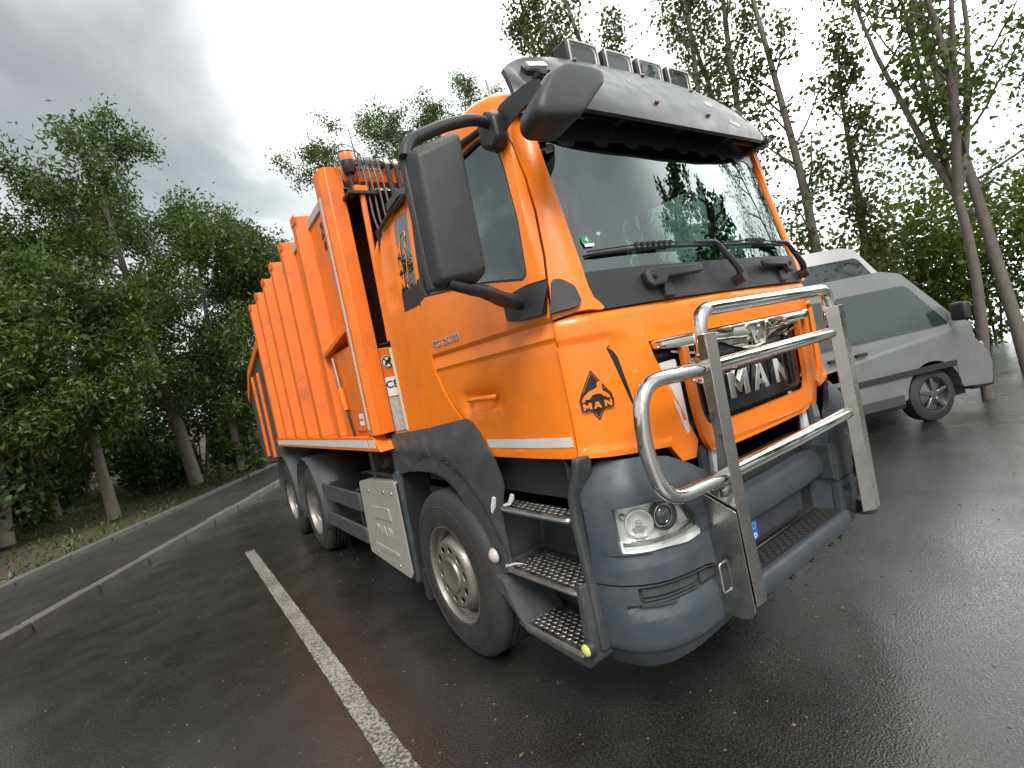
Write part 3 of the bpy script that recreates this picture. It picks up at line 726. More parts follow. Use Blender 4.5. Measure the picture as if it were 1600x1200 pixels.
# ---- four work lamps on the roof
for i, xc in enumerate((-.395, -.13, .135, .40)):
    zc = 3.145; yc = .40
    wl_ = prism('work_lamp', round_poly([(-.112, -.095), (.112, -.095), (.112, .095), (-.112, .095)], .02), Matrix.Translation((xc, yc, zc)) @ Matrix(((1, 0, 0, 0), (0, 0, 1, 0), (0, 1, 0, 0), (0, 0, 0, 1))), 0.0, .09, BLACKP, truck, bevel=.010)
    prism('lamp_bezel', [round_poly([(-.104, -.087), (.104, -.087), (.104, .087), (-.104, .087)], .018), round_poly([(-.094, -.077), (.094, -.077), (.094, .077), (-.094, .077)], .014)],
          Matrix.Translation((xc, yc, zc)) @ Matrix(((1, 0, 0, 0), (0, 0, 1, 0), (0, 1, 0, 0), (0, 0, 0, 1))), -.012, .006, STEEL, wl_, bevel=.003)
    bm = bmesh.new()
    for a in range(9):
        for b in range(7):
            pass
    NX, NZ = 16, 12; G = []
    for a in range(NX + 1):
        row = []
        for b in range(NZ + 1):
            x_ = -.094 + .188 * a / NX; z_ = -.077 + .154 * b / NZ
            row.append(bm.verts.new((xc + x_, yc - .004 + .05 * max(0, 1 - (x_ / .094) ** 2) * max(0, 1 - (z_ / .077) ** 2), zc + z_)))
        G.append(row)
    for a in range(NX):
        for b in range(NZ): bm.faces.new((G[a][b], G[a + 1][b], G[a + 1][b + 1], G[a][b + 1]))
    from_bm('lamp_reflector', bm, WORKL, wl_)
    box('bulb_cover', (xc - .016, yc + .004, zc + .006), (xc + .016, yc + .02, zc + .03), WHITES, wl_, bevel=.003)
    box('lamp_glass', (xc - .094, yc - .010, zc - .077), (xc + .094, yc - .007, zc + .077), LENS, wl_, bevel=0)
    box('lamp_foot', (xc - .03, yc + .02, zc - .15), (xc + .03, yc + .07, zc - .09), BLACKP, wl_)
# ------------------------------------------------------------------ grille
def gr(a, z, o): return Vector(onsurf(cab0, a, z, o))
patch('grille_backing', cab0, [(-.70, 1.675), (-.69, 1.60), (-.52, 1.12), (.52, 1.12), (.69, 1.60), (.70, 1.675)], BLACKP, truck, off=-.05, th=.01, bevel=0)
# orange U frame
uo = round_poly([(-.552, 1.655), (-.540, 1.30), (-.500, 1.118), (.500, 1.118), (.540, 1.30), (.552, 1.655), (.512, 1.655), (.502, 1.315), (.470, 1.240), (-.470, 1.240), (-.502, 1.315), (-.512, 1.655)],
                [.01, .10, .08, .08, .10, .01, .01, .06, .07, .07, .06, .01])
uf = patch('grille_frame', cab0, uo, ORANGE, truck, off=.030, th=.028, du=.04, dz=.04, disp=lambda a, z: -.010 if z < 1.14 else 0, bevel=.010, angle=40)
pan = patch('grille_panel', cab0, round_poly([(-.502, 1.625), (-.492, 1.30), (-.45, 1.262), (.45, 1.262), (.492, 1.30), (.502, 1.625)], [.01, .02, .03, .03, .02, .01]), mat('gloss_black', (.008, .010, .013), .22, coat=.2, spec=.3), truck, off=-.004, th=.02, bevel=.004)
for a_ in (-.36, -.40, .345, .385):
    patch('panel_fin', cab0, [(a_, 1.285), (a_ + .012, 1.285), (a_ + .02, 1.56), (a_ + .008, 1.56)], BLACKP, pan, off=.008, th=.01, bevel=.003)
for xx in (-.19, .02, .30):
    bm = bmesh.new(); add_lathe(bm, [(.0005, .014), (.012, .014), (.014, .010), (.014, 0)], face_mtx(gr(xx, 1.605 if xx < .25 else 1.240, 0), (1, 0, 0), (0, 0, 1)), 10)
    add_box(bm, (-.018, -.014, 0), (.018, .014, .006), face_mtx(gr(xx, 1.605 if xx < .25 else 1.240, 0), (1, 0, 0), (0, 0, 1)))
    from_bm('washer_nozzle', bm, BRASS, uf)
# side louvres left and right of the frame
for s_ in (-1, 1):
    for zz_ in (1.60, 1.52, 1.44, 1.36, 1.28):
        w0 = .575; w1 = .69 - (1.60 - zz_) * .42
        patch('grille_louvre', cab0, [(-w1, zz_ - .012), (-w0, zz_ - .012), (-w0, zz_ + .012), (-w1, zz_ + .012)], BLACKP, truck, off=-.02, th=.02, mirror=s_ > 0, bevel=.004)
wl2 = [(-.674, 1.568), (-.572, 1.572), (-.566, 1.30), (-.570, 1.235), (-.590, 1.235)]
patch('side_plate', cab0, round_poly(wl2, .012), WHITEP, truck, off=.0, th=.006, bevel=.002)
patch('side_plate', cab0, [(-.450, 1.60), (-.432, 1.60), (-.405, 1.285), (-.425, 1.278)], WHITEP, truck, off=.012, th=.006, bevel=.003)
# chrome wing with the badge
cb = [(-.700, 1.668), (-.690, 1.628), (-.46, 1.612), (-.26, 1.600), (-.14, 1.560), (-.06, 1.534), (.06, 1.534), (.14, 1.560), (.26, 1.600), (.46, 1.612), (.690, 1.628), (.700, 1.668), (.3, 1.664), (-.3, 1.664)]
def cb_disp(a, z):
    a = abs(a); mid = 1.64 - .022 * max(0, 1 - a / .3)
    return .022 * max(0, 1 - ((z - mid) / .055) ** 2) + .018 * max(0, 1 - (a / .16) ** 2)
cw = patch('chrome_wing', cab0, round_poly(cb, .012), CHROME, truck, off=.012, th=.03, du=.02, dz=.012, disp=cb_disp, bevel=.004, angle=60)
patch('wing_fin', cab0, [(.34, 1.562), (.36, 1.553), (.60, 1.602), (.60, 1.612)], CHROME, cw, off=.012, th=.01, bevel=.003)
patch('wing_fin', cab0, [(.34, 1.562), (.36, 1.553), (.60, 1.602), (.60, 1.612)], CHROME, cw, off=.012, th=.01, bevel=.003, mirror=True)
sh = patch('badge_shield', cab0, round_poly([(-.075, 1.655), (-.048, 1.548), (.048, 1.548), (.075, 1.655)], [.01, .02, .02, .01]), CHROME, cw, off=.058, th=.02, bevel=.008, du=.03, dz=.03)
def offs_poly(pl, k): 
    cx0 = sum(p[0] for p in pl) / len(pl); cy0 = sum(p[1] for p in pl) / len(pl)
    return [(cx0 + (a - cx0) * k, cy0 + (b - cy0) * k) for a, b in pl]
lion2 = [(-.020, 1.570), (-.030, 1.592), (-.022, 1.618), (-.004, 1.628), (.004, 1.640), (.018, 1.644), (.026, 1.632), (.020, 1.618), (.026, 1.598), (.024, 1.570), (.012, 1.570), (.010, 1.592), (-.006, 1.592), (-.008, 1.570)]
patch('badge_lion', cab0, lion2, STEEL, sh, off=.066, th=.012, bevel=.003, du=.02, dz=.02)
for lps in man_loops(-.275, 1.325, .55, .125, .10):
    patch('badge_letter', cab0, lps, CHROME, pan, off=.026, th=.026, bevel=.004, du=.06, dz=.06)

# ------------------------------------------------------------------ bumper
SILVERW = mat('silver_lamp_shell', (.52, .52, .50), .35, metal=.2, var=.3, vscale=20)
def wv(a, z): return Vector(onsurf(bump0, a, z, 0))
upper = [(-1.255, .716), (-1.232, .90), (-1.235, 1.095), (-1.205, 1.170), (-1.125, 1.215), (-.92, 1.205), (-.80, 1.178), (-.70, 1.130), (-.61, 1.075), (-.56, .99), (-.545, .85), (-.540, .680), (-.66, .682), (-.72, .700), (-1.08, .716)]
hlp = [(-1.108, 1.030), (-.96, 1.034), (-.87, 1.022), (-.78, .990), (-.735, .935), (-.695, .845), (-.71, .832), (-.80, .828), (-.90, .836), (-1.02, .840), (-1.098, .842), (-1.105, .86)]
def bu_disp(a, z):
    v = 0.0; a = abs(a)
    # shelf below the headlamp
    if .70 < a < 1.13 and z < .835: v += 0
    q = max(0, 1 - ((a - .90) / .26) ** 4) if abs(a - .90) < .26 else 0
    if .78 < z < .838: v -= .022 * q * ((z - .78) / .058)
    # hollow between top edge and lamp
    if z > 1.04: v += .004
    return v
lower = [(-1.275, .318), (-1.26, .50), (-1.256, .706), (-1.08, .706), (-.72, .690), (-.66, .672), (-.535, .670), (-.53, .50), (-.52, .395), (-.60, .375), (-.80, .345), (-.95, .325), (-1.10, .305), (-1.20, .302)]
fog = [(-1.068, .700), (-1.064, .622), (-.98, .617), (-.88, .612), (-.78, .610), (-.69, .610), (-.642, .615), (-.638, .672), (-.72, .686), (-.86, .695)]
def lo_disp(a, z):
    a = abs(a); v = 0
    if z < .43: v -= .018 * min(1, (.43 - z) / .03)
    if .56 < z < .612 and .62 < a < 1.10: v -= .024 * (z - .56) / .052
    return v
for mir in (False, True):
    s_ = 1 if mir else -1
    up_ = patch('bumper_corner', bump0, [upper, hlp], GREYP, truck, th=.03, du=.035, dz=.035, zcuts=(.838, .78), disp=bu_disp, mirror=mir, bevel=.010, angle=35)
    patch('bumper_lower_corner', bump0, [lower, fog], GREYP, truck, th=.03, du=.035, dz=.035, zcuts=(.43, .40, .612, .56), disp=lo_disp, mirror=mir, bevel=.008, angle=35)
    # fog lamp blank : ribbed dark insert
    fi = patch('fog_lamp_blank', bump0, offs_poly(fog, 1.03), GREYD, truck, off=-.03, th=.01, du=.03, dz=.02, mirror=mir, bevel=0)
    patch('blank_cover', bump0, [(-1.055, .688), (-1.052, .655), (-.80, .648), (-.77, .665), (-.77, .680), (-.86, .684)], GREYD, fi, off=-.014, th=.016, mirror=mir, bevel=.004)
    patch('blank_cover', bump0, [(-.755, .678), (-.755, .628), (-.655, .628), (-.652, .66), (-.72, .674)], GREYD, fi, off=-.016, th=.014, mirror=mir, bevel=.004)
    for z_ in (.640, .625):
        patch('blank_slat', bump0, [(-1.052, z_ - .004), (-.775, z_ - .006), (-.775, z_ + .002), (-1.052, z_ + .004)], GREYD, fi, off=-.016, th=.014, mirror=mir, bevel=.002)
    # headlamp
    hl = patch('headlight', bump0, offs_poly(hlp, 1.02), LENSG, truck, off=-.055, th=.01, du=.02, dz=.02, mirror=mir, bevel=0,
               disp=lambda a, z: .045 * max(0, (.885 - z) / .05 if z < .885 else 0) - .018 * max(0, 1 - ((abs(a) - 1.0) / .07) ** 2 - ((z - .95) / .06) ** 2))
    bm = bmesh.new()
    hole = offs_poly(hlp, 1.03); ins = offs_poly(hlp, 1.0)
    n_ = len(ins); Ao = [bm.verts.new(onsurf(bump0, s_ * abs(a), z, -.004)) for a, z in ins]; Bo = [bm.verts.new(onsurf(bump0, s_ * abs(a), z, -.085)) for a, z in hole]
    for k in range(n_): bm.faces.new((Ao[k], Ao[(k + 1) % n_], Bo[(k + 1) % n_], Bo[k]))
    from_bm('lamp_surround', bm, BLACKP, hl)
    def hm(a, z, o): 
        nn = Vector(nrm(bump0, s_ * a, z)); p = Vector(onsurf(bump0, s_ * a, z, o)); t = Vector(bump0(s_ * a + s_ * .01, z)) - Vector(bump0(s_ * a, z))
        return face_mtx(p, t * s_, (0, 0, 1))
    M_ = hm(.872, .955, -.055)
    bm = bmesh.new(); add_lathe(bm, [(.030, -.005), (.048, .010), (.056, .030), (.060, .030), (.060, -.01)], M_, 32)
    from_bm('projector_ring', bm, BLACKP, hl)
    bm = bmesh.new(); add_lathe(bm, [(.056, .024), (.050, .026), (.046, .016), (.043, .016)], M_, 32); from_bm('chrome_ring', bm, CHROME, hl)
    bm = bmesh.new(); add_lathe(bm, [(.0005, .030), (.018, .028), (.032, .020), (.042, .006), (.044, -.004)], M_, 32); from_bm('projector_lens', bm, mat('projector_glass', (.06, .065, .07), .03, coat=1.0), hl)
    M_ = hm(1.005, .950, -.075)
    bm = bmesh.new(); add_lathe(bm, [(.012, 0), (.030, .006), (.046, .022), (.054, .044), (.058, .044), (.058, 0)], M_, 32); from_bm('reflector_bowl', bm, LENSG, hl)
    bm = bmesh.new(); add_lathe(bm, [(.0005, .036), (.010, .034), (.012, .026), (.012, 0)], M_, 16); from_bm('bulb_cap', bm, CHROME, hl)
    M_ = hm(1.078, .985, -.06)
    bm = bmesh.new(); add_lathe(bm, [(.0005, .022), (.010, .020), (.014, .012), (.018, 0)], M_, 16); from_bm('side_bulb', bm, CHROME, hl)
    patch('running_light_strip', bump0, [(-1.092, .882), (-.90, .874), (-.80, .872), (-.712, .884), (-.706, .868), (-.80, .858), (-.90, .860), (-1.09, .868)], CHROME, hl, off=-.024, th=.014, mirror=mir, bevel=.002, du=.02, dz=.02)
    patch('indicator_prism', bump0, [(-1.086, .864), (-.93, .856), (-.93, .842), (-1.08, .846)], mat('prism_white', (.8, .8, .76), .25, coat=1), hl, off=-.018, th=.03, mirror=mir, bevel=.006, du=.02, dz=.02)
    for k in range(9):
        a0 = -1.06 + k * .012
        patch('reflector_facet', bump0, [(a0, .905), (a0 + .009, .903), (a0 + .03, .925), (a0 + .02, .93)], CHROME, hl, off=-.055 + .004 * (k % 3), th=.006, mirror=mir, bevel=0, du=.05, dz=.05)
    patch('reflector_facet', bump0, [(-.815, .985), (-.785, .975), (-.757, .93), (-.742, .895), (-.80, .893), (-.815, .97)], SILVERW, hl, off=-.030, th=.02, mirror=mir, bevel=.004)
    patch('reflector_facet', bump0, [(-.735, .935), (-.712, .893), (-.735, .893), (-.75, .925)], BLACKP, hl, off=-.025, th=.02, mirror=mir, bevel=.004)
    patch('lower_light_unit', bump0, [(-.92, .856), (-.80, .853), (-.712, .864), (-.702, .848), (-.72, .838), (-.80, .835), (-.92, .842)], SILVERW, hl, off=-.020, th=.03, mirror=mir, bevel=.004)
    patch('lamp_glass', bump0, offs_poly(hlp, .992), LENS, hl, off=-.004, th=.003, du=.04, dz=.04, mirror=mir, bevel=0)
# centre : recess walls, cross beam, number plate, step
bm = bmesh.new()
add_box(bm, (-.56, .14, .40), (.56, .18, 1.12)); add_box(bm, (-.62, .14, 1.00), (.62, .20, 1.16))
from_bm('radiator_backing', bm, BLACKP, truck)
for s_ in (-1, 1):
    loft('recess_cheek', [[(s_ * .56, .01, z), (s_ * .545, .02, z), (s_ * .50, .16, z), (s_ * .56, .17, z)] for z in (.44, .60, .80, 1.04)], GREYP, truck, bevel=.004)
    for k_ in range(2):
        prism('cab_strut', round_poly([(-.03, -.10), (.03, -.10), (.02, .10), (-.02, .10)], .01), Matrix.Translation((s_ * (.44 + .08 * k_), .06, 1.06)) @ Matrix(((1, 0, 0, 0), (0, 0, 1, 0), (0, 1, 0, 0), (0, 0, 0, 1))), 0, .02, (WHITEP if k_ == 0 else GREYP), truck, bevel=.004)
def beam_ring(x):
    f = .02 * (x / .54) ** 2
    return [(x, y + f, z) for y, z in ((.14, .72), (.055, .715), (.030, .745), (.030, .80), (.050, .845), (.085, .868), (.14, .87))]
loft('bumper_cross_beam', [beam_ring(x) for x in (-.52, -.45, -.25, 0, .25, .45, .52)], GREYP, truck, bevel=.012, angle=60)
np_ = front_prism('number_plate', round_poly([(-.26, .610), (.26, .610), (.26, .720), (-.26, .720)], .008), .072, .080, mat('plate_blank', (.035, .037, .045), .35, var=.5, vscale=9), truck, bevel=.001)
front_prism('plate_country_band', [(-.252, .616), (-.205, .616), (-.205, .714), (-.252, .714)], .0705, .072, BLUEB, np_, smooth=False)
text_obj('plate_letter', 'D', .035, face_mtx((-.229, .070, .634), (1, 0, 0), (0, 0, 1)), WHITES, np_, extrude=.0004, offset=.001)
for k in range(12):
    t = 2 * PI * k / 12
    front_prism('plate_star', [(-.229 + .015 * math.cos(t) + .003 * math.cos(q), .685 + .015 * math.sin(t) + .003 * math.sin(q)) for q in (0, PI / 2, PI, 3 * PI / 2)], .0700, .0706, YELLOWG, np_, smooth=False)
bx_ = box('plate_holder', (-.28, .080, .585), (.28, .10, .735), BLACKP, truck)
bm = bmesh.new()
for k in range(18):
    add_box(bm, (-.49 + k * .055, .020, .5205), (-.49 + k * .055 + .035, .032, .526)); add_box(bm, (-.465 + k * .055, .045, .5205), (-.465 + k * .055 + .035, .057, .526)); add_box(bm, (-.49 + k * .055, .070, .5205), (-.49 + k * .055 + .035, .082, .526)); add_box(bm, (-.465 + k * .055, .095, .5205), (-.465 + k * .055 + .035, .107, .526))
tr_ = box('front_step', (-.53, -.002, .505), (.53, .16, .520), BLACKP, truck)
from_bm('step_tread', bm, RUBBER, tr_)
box('step_edge_strip', (-.52, .125, .521), (.52, .155, .535), STEEL, tr_)
lp_ = [[(x, y, z) for y, z in ((.012, .516), (-.022, .512), (-.030, .498), (-.030, .455), (-.010, .405), (.012, .392), (.04, .392), (.04, .505))] for x in (-.55, -.3, 0, .3, .55)]
lip = loft('bumper_lip', lp_, GREYP, truck, bevel=.008, angle=30)
for xn in (-.47, -.33, -.1, .12, .34, .46):
    box('lip_notch', (xn - .02, -.012, .380), (xn + .02, .03, .394), BLACKP, lip)

# ------------------------------------------------------------------ bull bar
bb = tube('bull_bar', [(-.60, -.10, 1.06), (-.99, -.08, 1.06), (-1.035, -.06, 1.30), (-1.0, -.075, 1.525), (-.60, -.10, 1.515)], .031, CHROME, truck, n=24, bend=.13)
tube('top_hoop', [(-.60, -.09, 1.58), (-.60, -.10, 1.755), (.60, -.10, 1.755), (.60, -.09, 1.58)], .031, CHROME, bb, n=24, bend=.12)
tube('cross_tube', [(-.60, -.10, 1.515), (.60, -.10, 1.515)], .031, CHROME, bb, n=24)
tube('cross_tube', [(-.60, -.10, 1.065), (-.1, -.11, 1.065), (.1, -.11, 1.065), (.60, -.10, 1.065)], .033, CHROME, bb, n=24, bend=.3)
for s_ in (-1, 1):
    sp = lambda pts: [(s_ * a, b) for a, b in pts]
    upr = loft('upright', [[(s_ * (a + dx), y, z) for a, y in ((.524, -.108), (.580, -.150), (.650, -.147), (.650, -.141), (.582, -.143), (.529, -.103))] for z, dx in ((1.655, 0), (1.10, .012), (.52, .0))], STEEL, bb, bevel=.0015)
    # flanges folded back on either edge
    side = [(-.141, 1.655), (-.105, 1.655), (-.095, 1.45), (-.095, 1.20), (-.08, 1.08), (.00, .98), (.02, .80), (.03, .52), (-.02, .46), (-.10, .50), (-.141, .53)]
    bm = bmesh.new()
    for (xa, xb, q) in ((.640, .6455, 1),):
        M_ = Matrix(((0, 0, 1, 0), (1, 0, 0, 0), (0, 1, 0, 0), (0, 0, 0, 1)))
        add_prism(bm, [side], M_, s_ * xa, s_ * xb)
    bmesh.ops.dissolve_limit(bm, angle_limit=0.001, verts=bm.verts, edges=bm.edges)
    from_bm('upright_flange', bm, CHROME, upr, bevel=.002)
    # wide clamp plates behind, with handle and bolts
    base = round_poly([(-.138, .92), (.03, 1.0), (.07, .85), (.07, .52), (.0, .45), (-.11, .46), (-.138, .50)], [.01, .05, .04, .04, .04, .03, .01])
    pl = side_prism('mounting_plate', base, s_ * .655, s_ * .661, STEEL, upr, bevel=.002)
    hx = s_ * .690
    tube('plate_handle', [(s_ * .66, -.03, .69), (hx, -.03, .69), (hx, -.03, .565), (s_ * .66, -.03, .565)], .005, CHROME, upr, n=8, bend=.015)
    for (yy, z_) in ((-.03, .515), (-.08, 1.55)):
        lathe('bolt', [(.0005, .012), (.010, .012), (.013, .006), (.020, .004), (.022, 0)], BRASS if z_ < 1 else STEEL, upr, mtx=face_mtx((s_ * .661 if z_ < 1 else s_ * .646, yy, z_), (0, -s_ * 1.0, 0), (0, 0, 1)), n=12)
    lathe('tube_flange', [(.032, .02), (.034, .018), (.055, .006), (.058, 0)], CHROME, upr, mtx=face_mtx((s_ * .646, -.09, 1.515), (0, -s_ * 1.0, 0), (0, 0, 1)), n=24)
    box('mounting_arm', (s_ * .53 - .02, .0, .70), (s_ * .53 + .02, .16, .90), GREYD, bb)

# ------------------------------------------------------------------ mirrors
def housing(name, quad_front, thick, m, parent, bev, y=None):
    return front_prism(name, quad_front, y, y + thick, m, parent, bevel=bev, seg=4)
mh = loft('mirror_housing', [
    [(-1.575, .20, 2.475), (-1.405, .165, 2.545), (-1.405, .175, 2.055), (-1.435, .19, 2.040), (-1.555, .235, 2.035), (-1.562, .235, 2.10)],
    [(-1.582, .26, 2.505), (-1.390, .20, 2.575), (-1.385, .205, 2.045), (-1.425, .215, 2.015), (-1.565, .285, 2.022), (-1.572, .285, 2.10)],
    [(-1.565, .34, 2.505), (-1.395, .27, 2.575), (-1.390, .27, 2.055), (-1.425, .28, 2.030), (-1.555, .345, 2.035), (-1.562, .345, 2.10)]], MIRRORP, truck, bevel=.022, seg=4, angle=60)
loft('mirror_glass', [[(-1.55, .347, 2.47), (-1.41, .277, 2.54), (-1.41, .277, 2.07), (-1.54, .347, 2.07)], [(-1.55, .350, 2.47), (-1.41, .280, 2.54), (-1.41, .280, 2.07), (-1.54, .350, 2.07)]], CHROME, mh)
mh2 = loft('housing_rim', [[(-1.585, .300, 2.525), (-1.388, .228, 2.588), (-1.380, .228, 2.042), (-1.422, .24, 2.010), (-1.570, .315, 2.015), (-1.577, .315, 2.10)],
                     [(-1.585, .335, 2.525), (-1.388, .262, 2.588), (-1.380, .262, 2.042), (-1.422, .275, 2.010), (-1.570, .35, 2.015), (-1.577, .35, 2.10)]], MIRRORP, mh, bevel=.010, seg=3)
ta = tube('upper_mirror_arm', [(-1.10, .36, 2.715), (-1.20, .34, 2.715), (-1.36, .33, 2.665), (-1.54, .31, 2.575), (-1.575, .29, 2.50)], .024, BLACKP, truck, n=10, bend=.08)
tube('lower_mirror_arm', [(-1.14, .36, 1.945), (-1.25, .33, 1.960), (-1.36, .27, 1.985), (-1.46, .25, 2.005), (-1.52, .26, 2.03)], [.032, .032, .032, .032, .032, .032, .032, .032, .030, .030, .030, .030, .028, .026, .026, .026, .026, .025, .025, .025, .025, .025, .025], BLACKP, truck, n=10, bend=.03)
loft('upper_arm_socket', [[(-1.055, .36, 2.60), (-1.05, .46, 2.64), (-1.05, .46, 2.78), (-1.05, .36, 2.79), (-1.05, .31, 2.74), (-1.055, .31, 2.63)],
                          [(-1.125, .35, 2.60), (-1.13, .43, 2.64), (-1.13, .43, 2.76), (-1.13, .36, 2.77), (-1.13, .30, 2.72), (-1.125, .30, 2.63)]], BLACKP, truck, bevel=.018, seg=3)
# kerb mirror in front of the windscreen header
km0 = [(-1.06, 2.735), (-.97, 2.785), (-.82, 2.792), (-.757, 2.782), (-.768, 2.735), (-.955, 2.565), (-1.03, 2.545), (-1.145, 2.535), (-1.172, 2.570), (-1.152, 2.625)]
km = round_poly(km0, .035, 4)
kc = (-.965, 2.67)
def kring(k, y, dz=0): return [(kc[0] + (a - kc[0]) * k, y + .02 + (b - 2.66) * .04, kc[1] + (b - kc[1]) * k + dz) for a, b in km]
fm = loft('kerb_mirror', [kring(.55, -.046), kring(.80, -.043), kring(.90, -.037), kring(.96, -.026), kring(.99, -.010), kring(1.0, .010), kring(.985, .035, -.004), kring(.93, .11, -.02)], MIRRORP, truck, bevel=0, angle=75)
loft('mirror_glass', [kring(.88, .111, -.022), kring(.87, .114, -.022)], CHROME, fm)
loft('kerb_mirror_arm', [[(x, y, z + h), (x + .012, y + .045, z + h * .8), (x + .012, y + .045, z - h), (x, y, z - h)] for x, y, z, h in ((-1.03, .40, 2.735, .062), (-1.065, .32, 2.722, .062), (-1.085, .24, 2.715, .050), (-1.10, .15, 2.705, .040), (-1.11, .06, 2.69, .036), (-1.10, .02, 2.675, .034))], MIRRORP, truck, bevel=.012, seg=3, angle=50)

# ------------------------------------------------------------------ wings, steps
# wheel arch shell: sweep of a section along the arch line
arch_path = [(2.17, .27), (2.155, .60), (2.14, .90), (2.11, 1.08), (1.97, 1.125), (1.78, 1.135), (1.60, 1.138), (1.44, 1.115), (1.31, 1.05), (1.215, .955), (1.145, .84), (1.105, .73), (1.065, .63)]
def arch_shell():
    bm = bmesh.new(); rings = []
    for (y, z) in arch_path:
        rings.append([bm.verts.new((x, y, z)) for x in (-1.158, -1.10, -.62)])
    for a, b in zip(rings, rings[1:]):
        for i in range(2): bm.faces.new((a[i], a[i + 1], b[i + 1], b[i]))
    return from_bm('arch_liner', bm, BLACKP, truck, angle=60)
arch_shell()
wing_outer = [(2.20, 1.385), (1.55, 1.420), (1.20, 1.450), (1.06, 1.462), (.985, 1.40), (.90, 1.30), (.82, 1.262), (.82, .64), (.95, .615), (1.055, .610), (1.085, .66), (1.12, .73), (1.16, .84), (1.23, .955),
              (1.325, 1.05), (1.45, 1.115), (1.60, 1.138), (1.78, 1.135), (1.97, 1.125), (2.11, 1.10), (2.24, 1.12), (2.235, 1.30)]
def wing_surf(y, z):      # bulges outwards, tucks in towards the arch edge and the top
    t = 0
    dd = math.hypot(y - 1.60, z - .52)
    lipd = max(0, (dd - .62))
    x = -1.165 + .0 * y
    if z > 1.25: x += (z - 1.25) ** 1.3 * .35
    if y < 1.0: x += .0
    if dd < .72: x += .012
    return (x, y, z)
def yz_patch(name, fn, loops, m, parent, off=0, th=.02, **k):
    # surface given as function of (y, z); u = -y keeps normals outward
    return patch(name, lambda a, z: fn(-a, z), [[(-y, z) for y, z in lp] for lp in (loops if isinstance(loops[0][0], tuple) else [loops])], m, parent, off=off, th=th, **k)
w_front = [p for p in wing_outer]
seam_y = 1.575
front_half = [(1.57, 1.419), (1.20, 1.450), (1.06, 1.462), (.985, 1.40), (.91, 1.31), (.83, 1.245), (.80, 1.10), (.86, .99), (.88, .90), (.88, .66), (.90, .632), (.95, .615), (1.055, .610), (1.085, .66), (1.12, .73), (1.16, .84), (1.23, .955), (1.325, 1.05), (1.45, 1.115), (1.57, 1.136)]
rear_half = [(2.20, 1.385), (1.578, 1.418), (1.578, 1.136), (1.78, 1.133), (1.97, 1.125), (2.12, 1.10), (2.24, 1.115), (2.235, 1.30)]
def wf_disp(a, z):
    y = -a; dd = math.hypot(y - 1.62, (z - .50) * .97)
    v = 0
    if dd < .745: v -= .010
    if dd > .745 and dd < .765: v -= .010 * (1 - (dd - .745) / .02)
    if y < 1.02: v -= (1.02 - y) ** 1.5 * .35
    return v
wg = yz_patch('front_wing', wing_surf, [round_poly(front_half, .05, 3)], GREYD, truck, th=.03, du=.025, dz=.025, disp=wf_disp, bevel=.008, angle=30)
yz_patch('rear_wing', wing_surf, [rear_half], GREYD, truck, th=.03, du=.03, dz=.025, disp=lambda a, z: -.010 if z < 1.245 else (-.010 * max(0, (1.265 - z) / .02)), bevel=.008, angle=30)
# top surfaces of the wing going inboard under the cab
bm = bmesh.new()
for a, b in zip([(2.20, 1.372), (1.55, 1.405), (1.20, 1.436), (1.06, 1.448)], [(1.55, 1.405), (1.20, 1.436), (1.06, 1.448), (.985, 1.388)]):
    vs = [bm.verts.new((-1.10, a[0], a[1])), bm.verts.new((-.9, a[0], a[1])), bm.verts.new((-.9, b[0], b[1])), bm.verts.new((-1.10, b[0], b[1]))]; bm.faces.new(vs)
from_bm('wing_top', bm, GREYD, truck)
side_prism('rear_flap', round_poly([(2.17, 1.12), (2.27, 1.10), (2.265, .70), (2.31, .30), (2.20, .27), (2.165, .60)], .02), -1.175, -1.10, GREYP, truck, bevel=.01)
side_prism('mud_flap', [(2.10, .38), (2.16, .38), (2.16, .16), (2.10, .16)], -1.15, -.80, RUBBER, truck)
lathe('side_marker_lamp', [(.0005, .030), (.020, .028), (.036, .016), (.042, .004), (.042, 0)], mat('frosted_lens', (.50, .42, .38), .3, coat=.8), truck, mtx=face_mtx((-1.155, 1.015, .708), (0, -1, 0), (0, 0, 1)), n=24)
# step well
bm = bmesh.new()
add_box(bm, (-.86, .30, .34), (-.83, 1.06, 1.26))
from_bm('step_well_back', bm, GREYD, truck)
for (z0_, z1_, y0_, y1_, xo) in ((.97, 1.24, .33, .98, -1.02), (.65, .955, .33, .98, -1.04), (.372, .62, .34, .98, -1.06)):
    # each riser is a moulded bay that narrows inboard
    bm = bmesh.new()
    ring0 = [(-1.12, y0_, z0_), (-1.12, y1_, z0_), (-1.10, y1_, z1_), (-1.10, y0_, z1_)]
    ring1 = [(-.862, y0_ + .05, z0_ + .01), (-.862, y1_ - .02, z0_ + .01), (-.862, y1_ - .08, z1_ - .03), (-.862, y0_ + .08, z1_ - .03)]
    A = [bm.verts.new(p) for p in ring0]; B = [bm.verts.new(p) for p in ring1]
    for k in range(4): bm.faces.new((A[k], A[(k + 1) % 4], B[(k + 1) % 4], B[k]))
    bm.faces.new(B)
    bmesh.ops.recalc_face_normals(bm, faces=bm.faces); bmesh.ops.reverse_faces(bm, faces=bm.faces)
    me = bpy.data.meshes.new('step_bay'); bm.to_mesh(me); bm.free(); link('step_bay', me, GREYD, truck, bevel=.02, seg=3)
